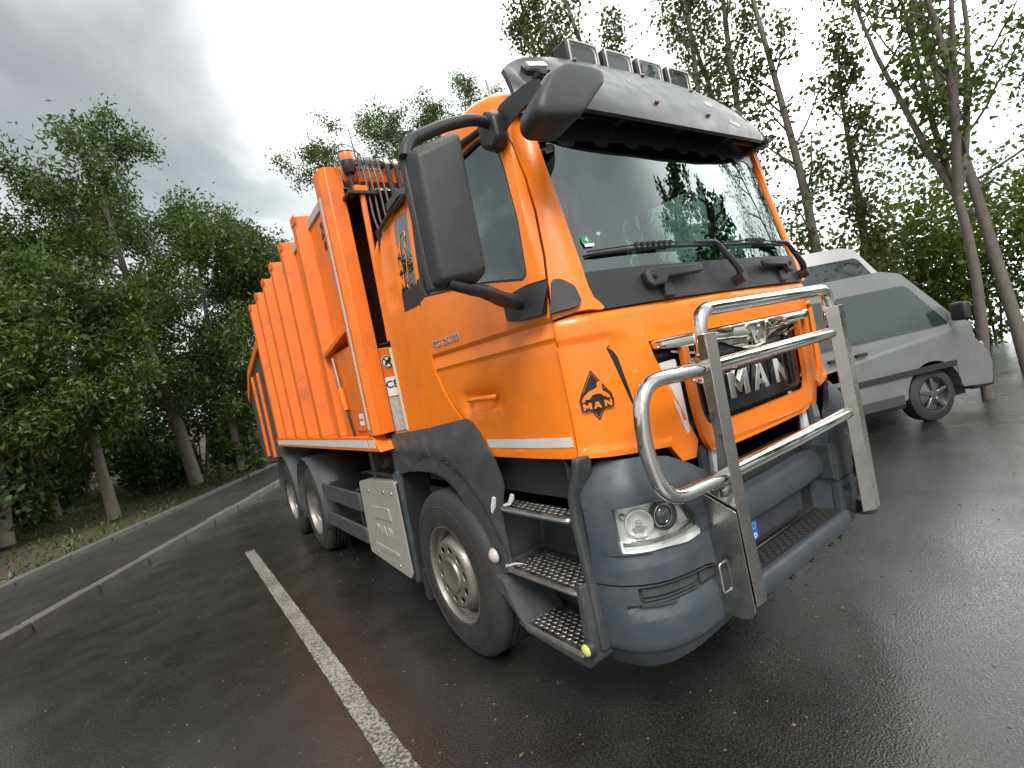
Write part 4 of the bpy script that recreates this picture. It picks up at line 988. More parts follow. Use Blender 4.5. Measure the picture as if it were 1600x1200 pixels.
def step_plate(pts, z, thick=.030):
    M_ = Matrix.Translation((0, 0, z))
    outline = round_poly(pts, [.03, .02, .03, .015])
    ys = [p[1] for p in pts]; xs = [p[0] for p in pts]
    bm = bmesh.new()
    holes = []; row = 0; x_ = min(xs) + .035
    while x_ < max(xs) - .02:
        y_ = min(ys) + .035 + (.019 if row % 2 else 0)
        while y_ < max(ys) - .045:
            holes.append([(x_ + .0085 * math.cos(-2 * PI * k / 8), y_ + .0125 * math.sin(-2 * PI * k / 8)) for k in range(8)])
            y_ += .042
        x_ += .028; row += 1
    def inside(px, py, pg):
        c = False; j = len(pg) - 1
        for i in range(len(pg)):
            if (pg[i][1] > py) != (pg[j][1] > py) and px < (pg[j][0] - pg[i][0]) * (py - pg[i][1]) / (pg[j][1] - pg[i][1]) + pg[i][0]: c = not c
            j = i
        return c
    shr = offs_poly(outline, .90)
    holes = [h for h in holes if all(inside(a, b, shr) for a, b in h)]
    st = prism('step', [outline] + holes, M_, -.003, 0.0, ALU, truck, bevel=0)
    bm = bmesh.new()
    for h in holes:     # raised collars
        n_ = len(h); c0 = (sum(p[0] for p in h) / n_, sum(p[1] for p in h) / n_)
        a = [bm.verts.new((p[0], p[1], z + .003)) for p in h]; b = [bm.verts.new((c0[0] + (p[0] - c0[0]) * 1.35, c0[1] + (p[1] - c0[1]) * 1.35, z)) for p in h]
        c = [bm.verts.new((p[0], p[1], z - .006)) for p in h]
        for k in range(n_): bm.faces.new((a[k], a[(k + 1) % n_], b[(k + 1) % n_], b[k])); bm.faces.new((a[k], c[k], c[(k + 1) % n_], a[(k + 1) % n_]))
    tag(from_bm('grip_collars', bm, ALU, st), kind='stuff')
    # rolled front edge
    bm = bmesh.new()
    add_tube(bm, round_path([(pts[3][0], pts[3][1], z - .014), (pts[0][0] - .002, pts[0][1], z - .014), (pts[1][0] - .002, pts[1][1], z - .014), (pts[2][0], pts[2][1], z - .014)], .03), .015, 8)
    add_box(bm, (min(xs) + .02, min(ys) + .01, z - .03), (max(xs) - .01, max(ys) - .01, z - .012))
    from_bm('step_edge', bm, ALU, st)
    return st
step_plate([(-1.130, .35), (-1.140, .87), (-.89, .95), (-.88, .42)], .995)
step_plate([(-1.150, .355), (-1.155, .90), (-.93, .93), (-.89, .42)], .675)
step_plate([(-1.170, .36), (-1.165, .87), (-.96, .86), (-.92, .42)], .402)
# S-shaped door pillar between steps and bumper
def strip_pts(path, w):
    L = [(y - w / 2, z) for y, z in path]; Rr = [(y + w / 2, z) for y, z in path]
    return L + Rr[::-1]
path_ = [(.225, 1.262), (.240, 1.20), (.300, 1.10), (.312, .98), (.306, .85), (.300, .72), (.300, .60), (.302, .42)]
side_prism('step_pillar', strip_pts(path_, .040), -1.140, -1.05, GREYD, truck, bevel=.012, seg=3)
lowbox = [(1.03, .53), (.95, .515), (.84, .42), (.80, .372), (.34, .352), (.300, .385), (.300, .72), (.325, .72), (.33, .60), (.34, .43), (.38, .378), (.78, .384), (.83, .43), (.88, .50), (.93, .60), (1.03, .615)]
side_prism('lower_step_frame', round_poly(lowbox, .012), -1.185, -.93, GREYD, truck, bevel=.008)
lathe('side_lamp', [(.0005, .028), (.018, .026), (.026, .018), (.028, 0)], YELLOWG, truck, mtx=face_mtx((-1.195, .310, .455), (0, -1, 0), (0, 0, 1)), n=12)
lathe('lamp_collar', [(.024, .022), (.034, .022), (.038, 0)], BLACKP, truck, mtx=face_mtx((-1.185, .310, .455), (0, -1, 0), (0, 0, 1)), n=16)
# scuffs of white paint on wing and steps
for pts_ in ([(.93, 1.00), (.915, 1.02), (.90, 1.045), (.885, 1.04), (.895, 1.01), (.905, .985), (.93, .955), (.94, .965)], ):
    side_prism('paint_scuff', pts_, -1.163, -1.150, WHITES, truck, smooth=False)
side_prism('paint_scuff', [(.865, .998), (.80, 1.02), (.765, 1.065), (.745, 1.06), (.755, 1.035), (.79, 1.005), (.86, .992)], -1.135, -1.125, WHITES, truck, smooth=False)
side_prism('paint_scuff', [(.93, .672), (.84, .700), (.76, .712), (.84, .692), (.925, .660)], -1.150, -1.140, WHITES, truck, smooth=False)

# ------------------------------------------------------------------ wheels
def wheel(x_face, y, s_, front=True):
    """x_face: plane of the outer sidewall, s_ -1 right side, +1 left side"""
    M_ = face_mtx((x_face, y, .512), (0, s_, 0), (0, 0, 1))     # z out
    W = .30 if front else .58
    T = [(.300, -.012), (.306, .0), (.335, .006), (.40, .004), (.455, -.004), (.485, -.018), (.505, -.034), (.514, -.05)]
    G = []
    for k in range(1, 5):
        c = -.045 - (.22) * k / 5
        G += [(.514, c + .007), (.496, c + .005), (.496, c - .005), (.514, c - .007)]
    T2 = [(.514, -.262), (.500, -.285), (.455, -.302), (.30, -.30)]
    ty = T + G + T2
    if not front:
        ty = ty + [(.30, -.33)] + [(a, b - .33) for a, b in ty]
    wh = lathe('wheel', [(.305, -.004), (.296, -.002), (.290, -.012), (.286, -.05), (.262, -.07), (.255, -.10), (.245, -.105)], RIM, truck, mtx=M_, n=64, angle=30)
    lathe('tyre', ty, TYRE, wh, mtx=M_, n=96, angle=50)
    bm = bmesh.new()
    add_lathe(bm, [(.312, .002), (.314, .005), (.318, .002)], M_, 64); add_lathe(bm, [(.42, .001), (.422, .004), (.426, .001)], M_, 64)
    from_bm('sidewall_ring', bm, TYRE, wh)
    if front:
        # disc with ten hand holes that dishes outwards
        outer = [(.248 * math.cos(2 * PI * k / 60), .248 * math.sin(2 * PI * k / 60)) for k in range(60)]
        holes = []
        for h in range(10):
            t = 2 * PI * h / 10 + .15; c = (.158 * math.cos(t), .158 * math.sin(t))
            holes.append([(c[0] + .021 * math.cos(q) * math.cos(t) - .030 * math.sin(q) * math.sin(t), c[1] + .021 * math.cos(q) * math.sin(t) + .030 * math.sin(q) * math.cos(t)) for q in [-2 * PI * k / 14 for k in range(14)]])
        bm = bmesh.new(); vs, tr = poly_faces([outer] + holes)
        ids = [bm.verts.new((a, b, 0)) for a, b in vs]
        for t in tr: bm.faces.new([ids[i] for i in t])
        for rr in (.225, .165, .14):
            pass
        for k in range(-24, 25): 
            bmesh.ops.bisect_plane(bm, geom=bm.verts[:] + bm.edges[:] + bm.faces[:], dist=1e-6, plane_co=(k * .0105, 0, 0), plane_no=(1, 0, 0))
            bmesh.ops.bisect_plane(bm, geom=bm.verts[:] + bm.edges[:] + bm.faces[:], dist=1e-6, plane_co=(0, k * .0105, 0), plane_no=(0, 1, 0))
        def disc_h(rr):
            return -.004 if rr < .196 else -.004 - .095 * min(1, (rr - .196) / .040) ** 1.6
        for v in bm.verts: v.co.z = disc_h(math.hypot(v.co.x, v.co.y))
        bmesh.ops.transform(bm, matrix=M_, verts=bm.verts)
        dk = from_bm('wheel_disc', bm, RIM, wh, angle=40)
        so = dk.modifiers.new('thick', 'SOLIDIFY'); so.thickness = .012; so.offset = 0
        lathe('hub_cap', [(.0005, .016), (.085, .014), (.094, .018), (.102, .016), (.108, .004), (.110, -.02)], RIM, wh, mtx=M_, n=40)
        for h in range(10):
            t = 2 * PI * (h + .5) / 10 + .15
            lathe('wheel_nut', [(.0005, -.016), (.009, -.018), (.011, -.03), (.013, -.05)], STEEL, wh, mtx=M_ @ Matrix.Translation((.158 * math.cos(t - PI / 10), .158 * math.sin(t - PI / 10), 0)), n=6)
    else:
        lathe('wheel_disc', [(.248, -.10), (.22, -.115), (.20, -.13), (.17, -.16), (.15, -.165), (.14, -.06), (.10, -.04), (.0095, -.035)], RIM, wh, mtx=M_, n=48)
        for h in range(10):
            t = 2 * PI * h / 10
            lathe('wheel_nut', [(.0005, -.12), (.011, -.122), (.013, -.135), (.016, -.15)], STEEL, wh, mtx=M_ @ Matrix.Translation((.168 * math.cos(t), .168 * math.sin(t), 0)), n=6)
    return wh
wheel(-1.205, 1.495, -1)
wheel(1.205, 1.495, 1)
for y_ in (5.05, 6.40):
    wheel(-1.215, y_, -1, False); wheel(1.215, y_, 1, False)
    for s_ in (-1, 1):
        bm = bmesh.new(); rings = []
        for k in range(15):
            t = R(-20) + R(220) * k / 14
            rings.append([bm.verts.new((s_ * x, y_ + .60 * math.cos(t), .55 + .60 * math.sin(t))) for x in (1.24, .63)])
        for a, b in zip(rings, rings[1:]): bm.faces.new((a[0], a[1], b[1], b[0]))
        ob = from_bm('mudguard', bm, GREYD, truck, angle=60)
        so = ob.modifiers.new('thick', 'SOLIDIFY'); so.thickness = .012

# ------------------------------------------------------------------ chassis and side gear
bm = bmesh.new()
for s_ in (-1, 1):
    add_box(bm, (s_ * .42 - .04, .5, .78), (s_ * .42 + .04, 8.2, 1.06))
for y_ in (1.475, 5.05, 6.40): add_box(bm, (-.95, y_ - .08, .42), (.95, y_ + .08, .60))
for y_ in (2.5, 3.6, 4.4, 7.5): add_box(bm, (-.40, y_ - .05, .80), (.40, y_ + .05, 1.0))
add_box(bm, (-.55, .35, .75), (.55, 1.75, 1.18)); add_box(bm, (.70, 2.3, .38), (1.18, 3.9, .98))
ch = from_bm('chassis_frame', bm, CHASSIS, truck, bevel=.01)
tb_ = side_prism('toolbox_lid', round_poly([(3.03, 1.00), (2.185, 1.045), (2.205, .345), (2.24, .31), (3.10, .36)], [.04, .03, .02, .02, .03]), -1.205, -1.19, SILVERP, truck, bevel=.006)
side_prism('lid_top', [(3.0, 1.0), (2.19, 1.045), (2.19, 1.03), (3.0, .985)], -1.19, -.98, SILVERP, truck)
side_prism('toolbox_body', [(3.0, .985), (2.22, 1.03), (2.24, .35), (3.05, .38)], -1.19, -.65, CHASSIS, truck)
for z0_, z1_ in ((.80, .71), (.50, .43)):
    side_prism('pressed_rib', round_poly([(2.86, z0_), (2.42, z0_ + .02), (2.40, z1_ + .01), (2.80, z1_)] if z0_ > .7 else [(2.90, z0_ - .02), (2.40, z0_ - .03), (2.40, z1_ + .01), (2.84, z1_)], .01), -1.211, -1.203, SILVERP, tb_, bevel=.003)
for lps in man_loops(-2.78, .585, .34, .075, .12):
    side_prism('pressed_letter', [(-a, b) for a, b in lps[0]], -1.209, -1.204, SILVERP, tb_, holes=[[(-a, b) for a, b in h] for h in lps[1:]], bevel=.001)
for y_, z_ in ((2.82, .93), (2.45, .95), (2.42, .37), (2.9, .40), (2.28, .95)):
    lathe('bolt', [(.0005, .008), (.010, .007), (.014, 0)], STEEL, tb_, mtx=face_mtx((-1.205, y_, z_), (0, -1, 0), (0, 0, 1)), n=8)
for z0_, z1_ in ((.71, .88), (.42, .57)):
    box('side_guard_rail', (-1.215, 3.10, z0_), (-1.185, 4.42, z1_), GREYD, truck, bevel=.012)
for y_ in (3.25, 4.15):
    box('guard_bracket', (-1.185, y_ - .03, .42), (-.46, y_ + .03, .90), CHASSIS, truck)
lathe('air_tank', [(.0005, -.45), (.12, -.43), (.15, -.38), (.15, .38), (.12, .43), (.0005, .45)], CHASSIS, truck, mtx=Matrix.Translation((-.75, 3.7, .72)) @ Matrix.Rotation(PI / 2, 4, 'X'), n=24)
lathe('rubber_buffer', [(.0005, .05), (.045, .045), (.05, .02), (.055, -.02), (.05, -.05)], RUBBER, truck, mtx=Matrix.Translation((-1.15, 2.35, 1.19)) @ Matrix.Rotation(PI / 2, 4, 'Y'), n=16)
bm = bmesh.new()
random.seed(4)
for k in range(9):
    x_ = -1.08 + .06 * k
    add_tube(bm, round_path([(x_, 2.0 + .05 * k, 1.22), (x_ - .03, 2.2, .98 + .02 * k), (x_ + .02, 2.75, 1.08 + .01 * k), (x_, 3.3, 1.02)], .12), .012, 6)
from_bm('air_lines', bm, RUBBER, truck)
box('battery_cover', (-1.14, 2.22, 1.045), (-.75, 2.95, 1.075), CHASSIS, truck)
box('strut', (-1.13, 2.78, .95), (-1.07, 2.86, 1.28), mat('dark_bracket', (.05, .05, .05), .5), truck)

# ------------------------------------------------------------------ waste body
Z0, Z1, ZT = 1.285, 1.40, 3.345
YF, YR = 2.165, 6.26
body = side_prism('container_body', [(3.06, 1.36), (6.20, 1.36), (6.20, 3.13), (3.06, 3.21)], -1.135, 1.135, ORANGE2, truck, bevel=.01)
for s_ in (-1, 1):
    X = lambda v: s_ * v
    rl = side_prism('bottom_rail', [(YF - .02, Z0), (YR, Z0 + .005), (YR, Z1), (YF + .10, Z1)], X(1.262), X(1.14), ORANGE2, body, bevel=.006)
    side_prism('rail_reflective_strip', [(2.40, 1.312), (6.2, 1.316), (6.2, 1.372), (2.40, 1.372)], X(1.2645), X(1.262), REFLECT, rl, smooth=False)
    side_prism('rail_reflective_strip', [(2.235, 1.312), (2.37, 1.312), (2.37, 1.372), (2.235, 1.372)], X(1.2645), X(1.262), REFLECT, rl, smooth=False)
    # front post : folded section
    fp_ = loft('front_post', [[(X(1.265), YF + .175, z), (X(1.265), YF + .05, z), (X(1.225), YF, z), (X(1.115), YF, z), (X(1.115), YF + .05, z), (X(1.17), YF + .09, z), (X(1.17), YF + .175, z)] for z in (Z1 + .003, 2.4, ZT)], ORANGE2, body, bevel=.006)
    side_prism('post_reflective_strip', [(YF + .095, 1.45), (YF + .13, 1.45), (YF + .13, 3.16), (YF + .095, 3.16)], X(1.2675), X(1.265), REFLECT, fp_, smooth=False)
    for i, yc in enumerate((3.13, 3.77, 4.36, 4.95, 5.54, 6.13)):
        zt = ZT - .018 * (i + 1)
        w = .075
        rb = loft('body_rib', [[(X(1.132), yc + .10, z), (X(1.262), yc + .055, z), (X(1.262), yc - .055, z), (X(1.132), yc - .085, z)] for z in (Z1 + .002, 2.3, zt)], ORANGE2, body, bevel=.005)
        side_prism('rib_cap', [(yc - .085, zt - .07), (yc + .06, zt - .07), (yc + .06, zt + .006), (yc - .085, zt + .006)], X(1.267), X(1.262), ORANGE2, rb, bevel=.002)
    for i, (ya, yb) in enumerate(((2.34, 3.045), (3.23, 3.685), (3.87, 4.275), (4.46, 4.865), (5.05, 5.455), (5.64, 6.045))):
        zt = 3.225 - .012 * i
        side_prism('panel_top_edge', [(ya, zt), (yb, zt - .02), (yb, zt + .05), (ya, zt + .07)], X(1.168), X(1.130), FADED if i < 5 else ORANGE2, body, bevel=.004)
        pn = side_prism('body_panel', [(ya, Z1 + .002), (yb, Z1 + .002), (yb, zt - .022), (ya, zt - .002)], X(1.152), X(1.136), ORANGE2, body, bevel=.003)
# big box beneath the front bay with sloping lid
s_ = -1
bxp = side_prism('cylinder_housing', [(2.36, 1.402), (3.03, 1.402), (3.03, 2.10), (2.36, 2.10)], -1.222, -1.15, ORANGE2, body, bevel=.006)
side_prism('housing_ledge', [(2.345, 2.235), (2.345, 2.195), (3.05, 2.085), (3.05, 2.125)], -1.265, -1.15, ORANGE2, bxp, bevel=.005)
side_prism('housing_door', [(2.40, 1.44), (2.66, 1.44), (2.74, 2.03), (2.40, 2.09)], -1.240, -1.222, ORANGE2, bxp, bevel=.006)
tube('tailgate_cylinder', [(-1.25, 2.86, 2.06), (-1.25, 2.82, 1.80)], .012, STEEL, bxp, n=8)
tube('cylinder_tube', [(-1.25, 2.82, 1.80), (-1.25, 2.78, 1.62)], .024, ORANGE2, bxp, n=12)
tube('cylinder_hose', [(-1.245, 2.78, 1.62), (-1.25, 2.75, 1.55), (-1.24, 2.74, 1.40)], .010, RUBBER, bxp, n=8)
side_prism('warning_label', [(2.43, 1.485), (2.53, 1.485), (2.53, 1.575), (2.43, 1.575)], -1.2415, -1.240, WHITES, bxp, smooth=False)
side_prism('warning_label_print', [(2.435, 1.520), (2.525, 1.520), (2.525, 1.538), (2.435, 1.538)], -1.2425, -1.2416, mat('label_red', (.5, .16, .12), .5), bxp, smooth=False)
def ft(cx0, z0, x_): return Matrix(((0, 0, -1, x_), (-1, 0, 0, cx0), (0, 1, 0, z0), (0, 0, 0, 1)))
lg = text_obj('maker_lettering', 'ZÖLLER', .155, ft(2.60, 3.075, -1.1545), BLACKF, body, extrude=.001, offset=.008, sx=.60, shear=.15)
text_obj('maker_lettering', 'MEDIUM X', .105, ft(2.585, 2.955, -1.1545), BLACKF, body, extrude=.001, offset=.005, sx=.66, shear=.15)
# front header beam and bulkhead recess, its shade put into dark colours
front_prism('header_beam', [(-1.112, 3.25), (1.112, 3.25), (1.112, ZT + .01), (-1.112, ZT + .01)], YF, YF + .10, ORANGE2, body, bevel=.006)
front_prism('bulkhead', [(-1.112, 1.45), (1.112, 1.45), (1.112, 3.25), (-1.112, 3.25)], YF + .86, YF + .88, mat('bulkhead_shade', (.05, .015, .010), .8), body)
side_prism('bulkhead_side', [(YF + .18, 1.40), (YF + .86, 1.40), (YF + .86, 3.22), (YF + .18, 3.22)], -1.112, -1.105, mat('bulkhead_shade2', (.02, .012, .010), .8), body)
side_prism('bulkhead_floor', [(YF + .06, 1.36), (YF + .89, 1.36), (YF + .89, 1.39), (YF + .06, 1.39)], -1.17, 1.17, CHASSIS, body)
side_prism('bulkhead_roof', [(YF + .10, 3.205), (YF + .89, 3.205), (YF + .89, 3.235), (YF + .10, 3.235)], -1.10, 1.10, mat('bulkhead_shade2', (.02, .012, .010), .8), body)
low = front_prism('lower_front_panel', [(-1.112, 1.29), (-.55, 1.29), (-.55, 2.02), (-1.112, 2.02)], YF + .02, YF + .05, ORANGE2, body, bevel=.004)
def lathe_front(name, c, rr, y, m, par, ri=0):
    lps = [[(c[0] + rr * math.cos(2 * PI * k / 28), c[1] + rr * math.sin(2 * PI * k / 28)) for k in range(28)]]
    if ri: lps.append([(c[0] + ri * math.cos(2 * PI * k / 28), c[1] + ri * math.sin(2 * PI * k / 28)) for k in range(28)])
    return front_prism(name, lps[0], y, y + .002, m, par, holes=lps[1:], smooth=False)
sg = lathe_front('prohibition_sign', (-1.060, 1.915), .046, YF + .016, WHITES, low)
lathe_front('sign_ring', (-1.060, 1.915), .043, YF + .013, BLACKF, low, ri=.037)
front_prism('sign_figure', [(-1.085, 1.895), (-1.075, 1.92), (-1.055, 1.93), (-1.05, 1.945), (-1.03, 1.94), (-1.038, 1.915), (-1.045, 1.89), (-1.055, 1.91), (-1.07, 1.89)], YF + .013, YF + .015, BLACKF, low, smooth=False)
front_prism('sign_bar', [(-1.094, 1.943), (-1.088, 1.949), (-1.026, 1.887), (-1.032, 1.881)], YF + .010, YF + .0125, BLACKF, low, smooth=False)
front_prism('type_plate', [(-1.105, 1.66), (-.93, 1.66), (-.93, 1.80), (-1.105, 1.80)], YF + .014, YF + .018, WHITES, low, smooth=False)
text_obj('type_plate_mark', 'CE', .075, face_mtx((-1.060, YF + .012, 1.745), (1, 0, 0), (0, 0, 1)), BLACKF, low, extrude=.0005, offset=.001, sx=1.1)
front_prism('data_plate', [(-1.108, 1.40), (-.93, 1.40), (-.93, 1.65), (-1.108, 1.65)], YF + .014, YF + .018, mat('data_plate_print', (.42, .38, .35), .5, var=.5, vscale=40), low, smooth=False)
front_prism('small_label', [(-1.09, 1.315), (-1.02, 1.315), (-1.02, 1.37), (-1.09, 1.37)], YF + .014, YF + .018, WHITES, low, smooth=False)
box('oil_tank', (-1.02, 1.985, 1.40), (-.55, 2.13, 2.02), mat('pale_tank', (.45, .46, .45), .5, var=.15, dirt=(.2, .18, .15), dirt_amt=.4), truck, bevel=.03)
tube('tank_pipe', [(-1.055, 2.06, 2.0), (-1.05, 2.06, 1.40)], .022, mat('cream_pipe', (.55, .54, .42), .5), truck, n=12)
tube('cable', [(-1.13, 2.08, 2.035), (-1.0, 2.05, 2.045), (-.9, 2.03, 2.05)], .005, RUBBER, truck, n=6)
tube('front_stay', [(-1.030, 2.06, 3.14), (-1.055, 2.06, 2.05)], .021, ORANGE2, truck, n=12)
box('stay_bracket', (-1.08, 2.04, 3.10), (-.99, 2.16, 3.17), ORANGE2, truck)
box('beacon_shelf', (-1.14, 2.02, 3.10), (-.93, 2.18, 3.125), CHASSIS, truck)
# hydraulic lines over the header, down to the valve block
for k, xx in enumerate((-.985, -.945, -.90, -.855)):
    tube('hydraulic_pipe', [(xx, 2.22, 3.37), (xx, 2.08, 3.365), (xx, 2.05, 3.22), (xx + .005 * k, 2.05, 2.92 - .03 * k), (xx + .04 + .03 * k, 2.03, 2.72 + .02 * k), (-.84 + .02 * k, 2.02, 2.62 + .02 * k)], .0085, HOSE, truck, n=8, bend=.06)
for xx in (-.79, -.72):
    tube('hydraulic_hose', [(xx, 2.20, 3.38), (xx, 2.07, 3.36), (xx, 2.05, 3.10), (xx - .01, 2.06, 2.75)], .020, RUBBER, truck, n=10, bend=.05)
for xx in (-.99, -.945, -.90, -.855, -.79, -.72, -.66):
    lathe('hose_fitting', [(.0005, .05), (.016, .05), (.020, .035), (.020, .01), (.015, .0), (.015, -.04)], BRASS if xx > -.8 else HOSE, truck, mtx=Matrix.Translation((xx, 2.075, 3.335)), n=8)
tube('hydraulic_hose', [(-.64, 2.15, 3.36), (-.60, 2.05, 3.36), (-.50, 1.98, 3.2), (-.45, 1.99, 2.9)], .022, RUBBER, truck, n=10, bend=.08)
box('pipe_clamp_plate', (-1.02, 2.02, 2.02), (-.985, 2.05, 2.68), HOSE, truck)
box('valve_block', (-1.03, 1.99, 2.52), (-.92, 2.06, 2.64), HOSE, truck)
tube('guard_pipe', [(-.98, 1.99, 2.50), (-1.00, 1.985, 2.44), (-1.0, 1.985, 2.22), (-.98, 2.0, 2.18)], .010, STEEL, truck, n=8, bend=.03)
tube('guard_pipe', [(-1.0, 1.985, 2.18), (-1.01, 1.985, 1.85)], .008, HOSE, truck, n=8)
# rotating beacon in its wire cage
bc = Vector((-1.075, 2.09, 3.27))
be = lathe('beacon', [(.0005, 0), (.035, .0), (.052, .03), (.054, .075), (.052, .085)], BLACKP, truck, mtx=Matrix.Translation(bc), n=24)
lathe('beacon_lens', [(.051, .085), (.052, .12), (.046, .155), (.030, .165), (.0005, .168)], AMBER, be, mtx=Matrix.Translation(bc), n=24)
tube('beacon_stem', [bc + Vector((0, .0, 0)), bc + Vector((.0, .0, -.14))], .016, CHASSIS, be, n=8)
bm = bmesh.new()
for zz_ in (.12,):
    add_tube(bm, [bc + Vector((.095 * math.cos(2 * PI * k / 28), .095 * math.sin(2 * PI * k / 28), zz_)) for k in range(28)], .0045, 6, closed=True)
for k in range(4):
    t = 2 * PI * k / 4 + .6; c_ = Vector((math.cos(t), math.sin(t), 0))
    add_tube(bm, [bc + c_ * .095 + Vector((0, 0, .12)), bc + c_ * .075 + Vector((0, 0, -.08)), bc + c_ * .03 + Vector((0, 0, -.10))], .004, 6)
add_tube(bm, [bc + Vector((.095 * math.cos(t), 0, .12 + .09 * math.sin(t))) for t in [PI * k / 10 for k in range(11)]], .0035, 6)
from_bm('beacon_cage', bm, HOSE, be)
# tailgate hopper behind the body
tg = side_prism('tailgate', [(6.28, 1.05), (8.05, .95), (8.35, 1.25), (8.35, 2.0), (7.75, 2.42), (6.28, 2.72)], -1.20, 1.20, mat('tailgate_shade', (.055, .05, .05), .6, var=.3), truck, bevel=.03)
side_prism('tailgate_rim', [(6.28, 2.72), (7.75, 2.42), (8.38, 2.02), (8.38, 2.14), (7.78, 2.53), (6.28, 2.84)], -1.235, 1.235, ORANGE2, tg, bevel=.01)
for y0_ in (6.95, 7.55): side_prism('tailgate_rib', [(y0_, 1.1), (y0_ + .09, 1.1), (y0_ + .09, 2.35), (y0_, 2.4)], -1.235, -1.20, ORANGE2, tg, bevel=.005)
# ================================================================== GROUND
def asphalt():
    m = bpy.data.materials.new('wet_asphalt'); m.use_nodes = True
    n, l = m.node_tree.nodes, m.node_tree.links; b = n['Principled BSDF']
    tc = n.new('ShaderNodeTexCoord')
    def nz(scale, det=4, rough=.55):
        t = n.new('ShaderNodeTexNoise'); t.inputs['Scale'].default_value = scale; t.inputs['Detail'].default_value = det; t.inputs['Roughness'].default_value = rough
        l.new(tc.outputs['Object'], t.inputs['Vector']); return t.outputs['Fac']
    def mr(src, a, c, lo, hi):
        t = n.new('ShaderNodeMapRange'); l.new(src, t.inputs['Value'])
        for k, v in zip(('From Min', 'From Max', 'To Min', 'To Max'), (a, c, lo, hi)): t.inputs[k].default_value = v
        return t.outputs[0]
    big = nz(.45, 3); mid = nz(3.2, 5); fine = nz(95, 3)
    vor = n.new('ShaderNodeTexVoronoi'); vor.inputs['Scale'].default_value = 95; l.new(tc.outputs['Object'], vor.inputs['Vector'])
    vor2 = n.new('ShaderNodeTexVoronoi'); vor2.inputs['Scale'].default_value = 34; vor2.feature = 'F1'; l.new(tc.outputs['Object'], vor2.inputs['Vector'])
    # colour: dark binder, paler stones
    mx = n.new('ShaderNodeMix'); mx.data_type = 'RGBA'; mx.inputs['A'].default_value = (.009, .0085, .008, 1); mx.inputs['B'].default_value = (.034, .032, .029, 1)
    l.new(mr(fine, .42, .66, 0, 1), mx.inputs['Factor'])
    sepc = n.new('ShaderNodeSeparateColor'); l.new(vor2.outputs['Color'], sepc.inputs[0])
    th = n.new('ShaderNodeMath'); th.operation = 'GREATER_THAN'; th.inputs[1].default_value = .965; l.new(sepc.outputs[0], th.inputs[0])
    dd = n.new('ShaderNodeMath'); dd.operation = 'LESS_THAN'; dd.inputs[1].default_value = .18; l.new(vor2.outputs['Distance'], dd.inputs[0])
    mm = n.new('ShaderNodeMath'); mm.operation = 'MULTIPLY'; l.new(th.outputs[0], mm.inputs[0]); l.new(dd.outputs[0], mm.inputs[1])
    m2 = n.new('ShaderNodeMix'); m2.data_type = 'RGBA'; m2.inputs['B'].default_value = (.16, .15, .135, 1)
    l.new(mm.outputs[0], m2.inputs['Factor']); l.new(mx.outputs['Result'], m2.inputs['A'])
    m3_ = n.new('ShaderNodeMix'); m3_.data_type = 'RGBA'; m3_.blend_type = 'MULTIPLY'; m3_.inputs['Factor'].default_value = 1
    cr = n.new('ShaderNodeCombineColor'); v = mr(mid, .3, .7, .72, 1.25)
    for k in range(3): l.new(v, cr.inputs[k])
    l.new(m2.outputs['Result'], m3_.inputs['A']); l.new(cr.outputs[0], m3_.inputs['B'])
    l.new(m3_.outputs['Result'], b.inputs['Base Color'])
    ra = n.new('ShaderNodeMath'); ra.operation = 'ADD'
    l.new(mr(big, .38, .62, .24, .50), ra.inputs[0]); l.new(mr(mid, .3, .7, -.07, .09), ra.inputs[1]); l.new(ra.outputs[0], b.inputs['Roughness'])
    b.inputs['Specular IOR Level'].default_value = .6
    wet = mr(big, .40, .56, .25, 1.0); l.new(wet, b.inputs['Coat Weight']); b.inputs['Coat Roughness'].default_value = .17; b.inputs['Coat IOR'].default_value = 1.45
    hs_ = n.new('ShaderNodeMath'); hs_.operation = 'ADD'
    l.new(mr(vor.outputs['Distance'], 0, .6, 1, 0), hs_.inputs[0]); l.new(mr(fine, .3, .7, 0, .6), hs_.inputs[1])
    bp = n.new('ShaderNodeBump'); bp.inputs['Strength'].default_value = .45; bp.inputs['Distance'].default_value = .004
    l.new(hs_.outputs[0], bp.inputs['Height'])
    bp2 = n.new('ShaderNodeBump'); bp2.inputs['Strength'].default_value = .12; bp2.inputs['Distance'].default_value = .03
    l.new(mid, bp2.inputs['Height']); l.new(bp2.outputs[0], bp.inputs['Normal']); bp3 = n.new('ShaderNodeBump'); bp3.inputs['Strength'].default_value = .30; bp3.inputs['Distance'].default_value = .0025; l.new(hs_.outputs[0], bp3.inputs['Height']); l.new(bp3.outputs[0], b.inputs['Coat Normal']); l.new(bp.outputs[0], b.inputs['Normal'])
    return m
ASPH = asphalt()
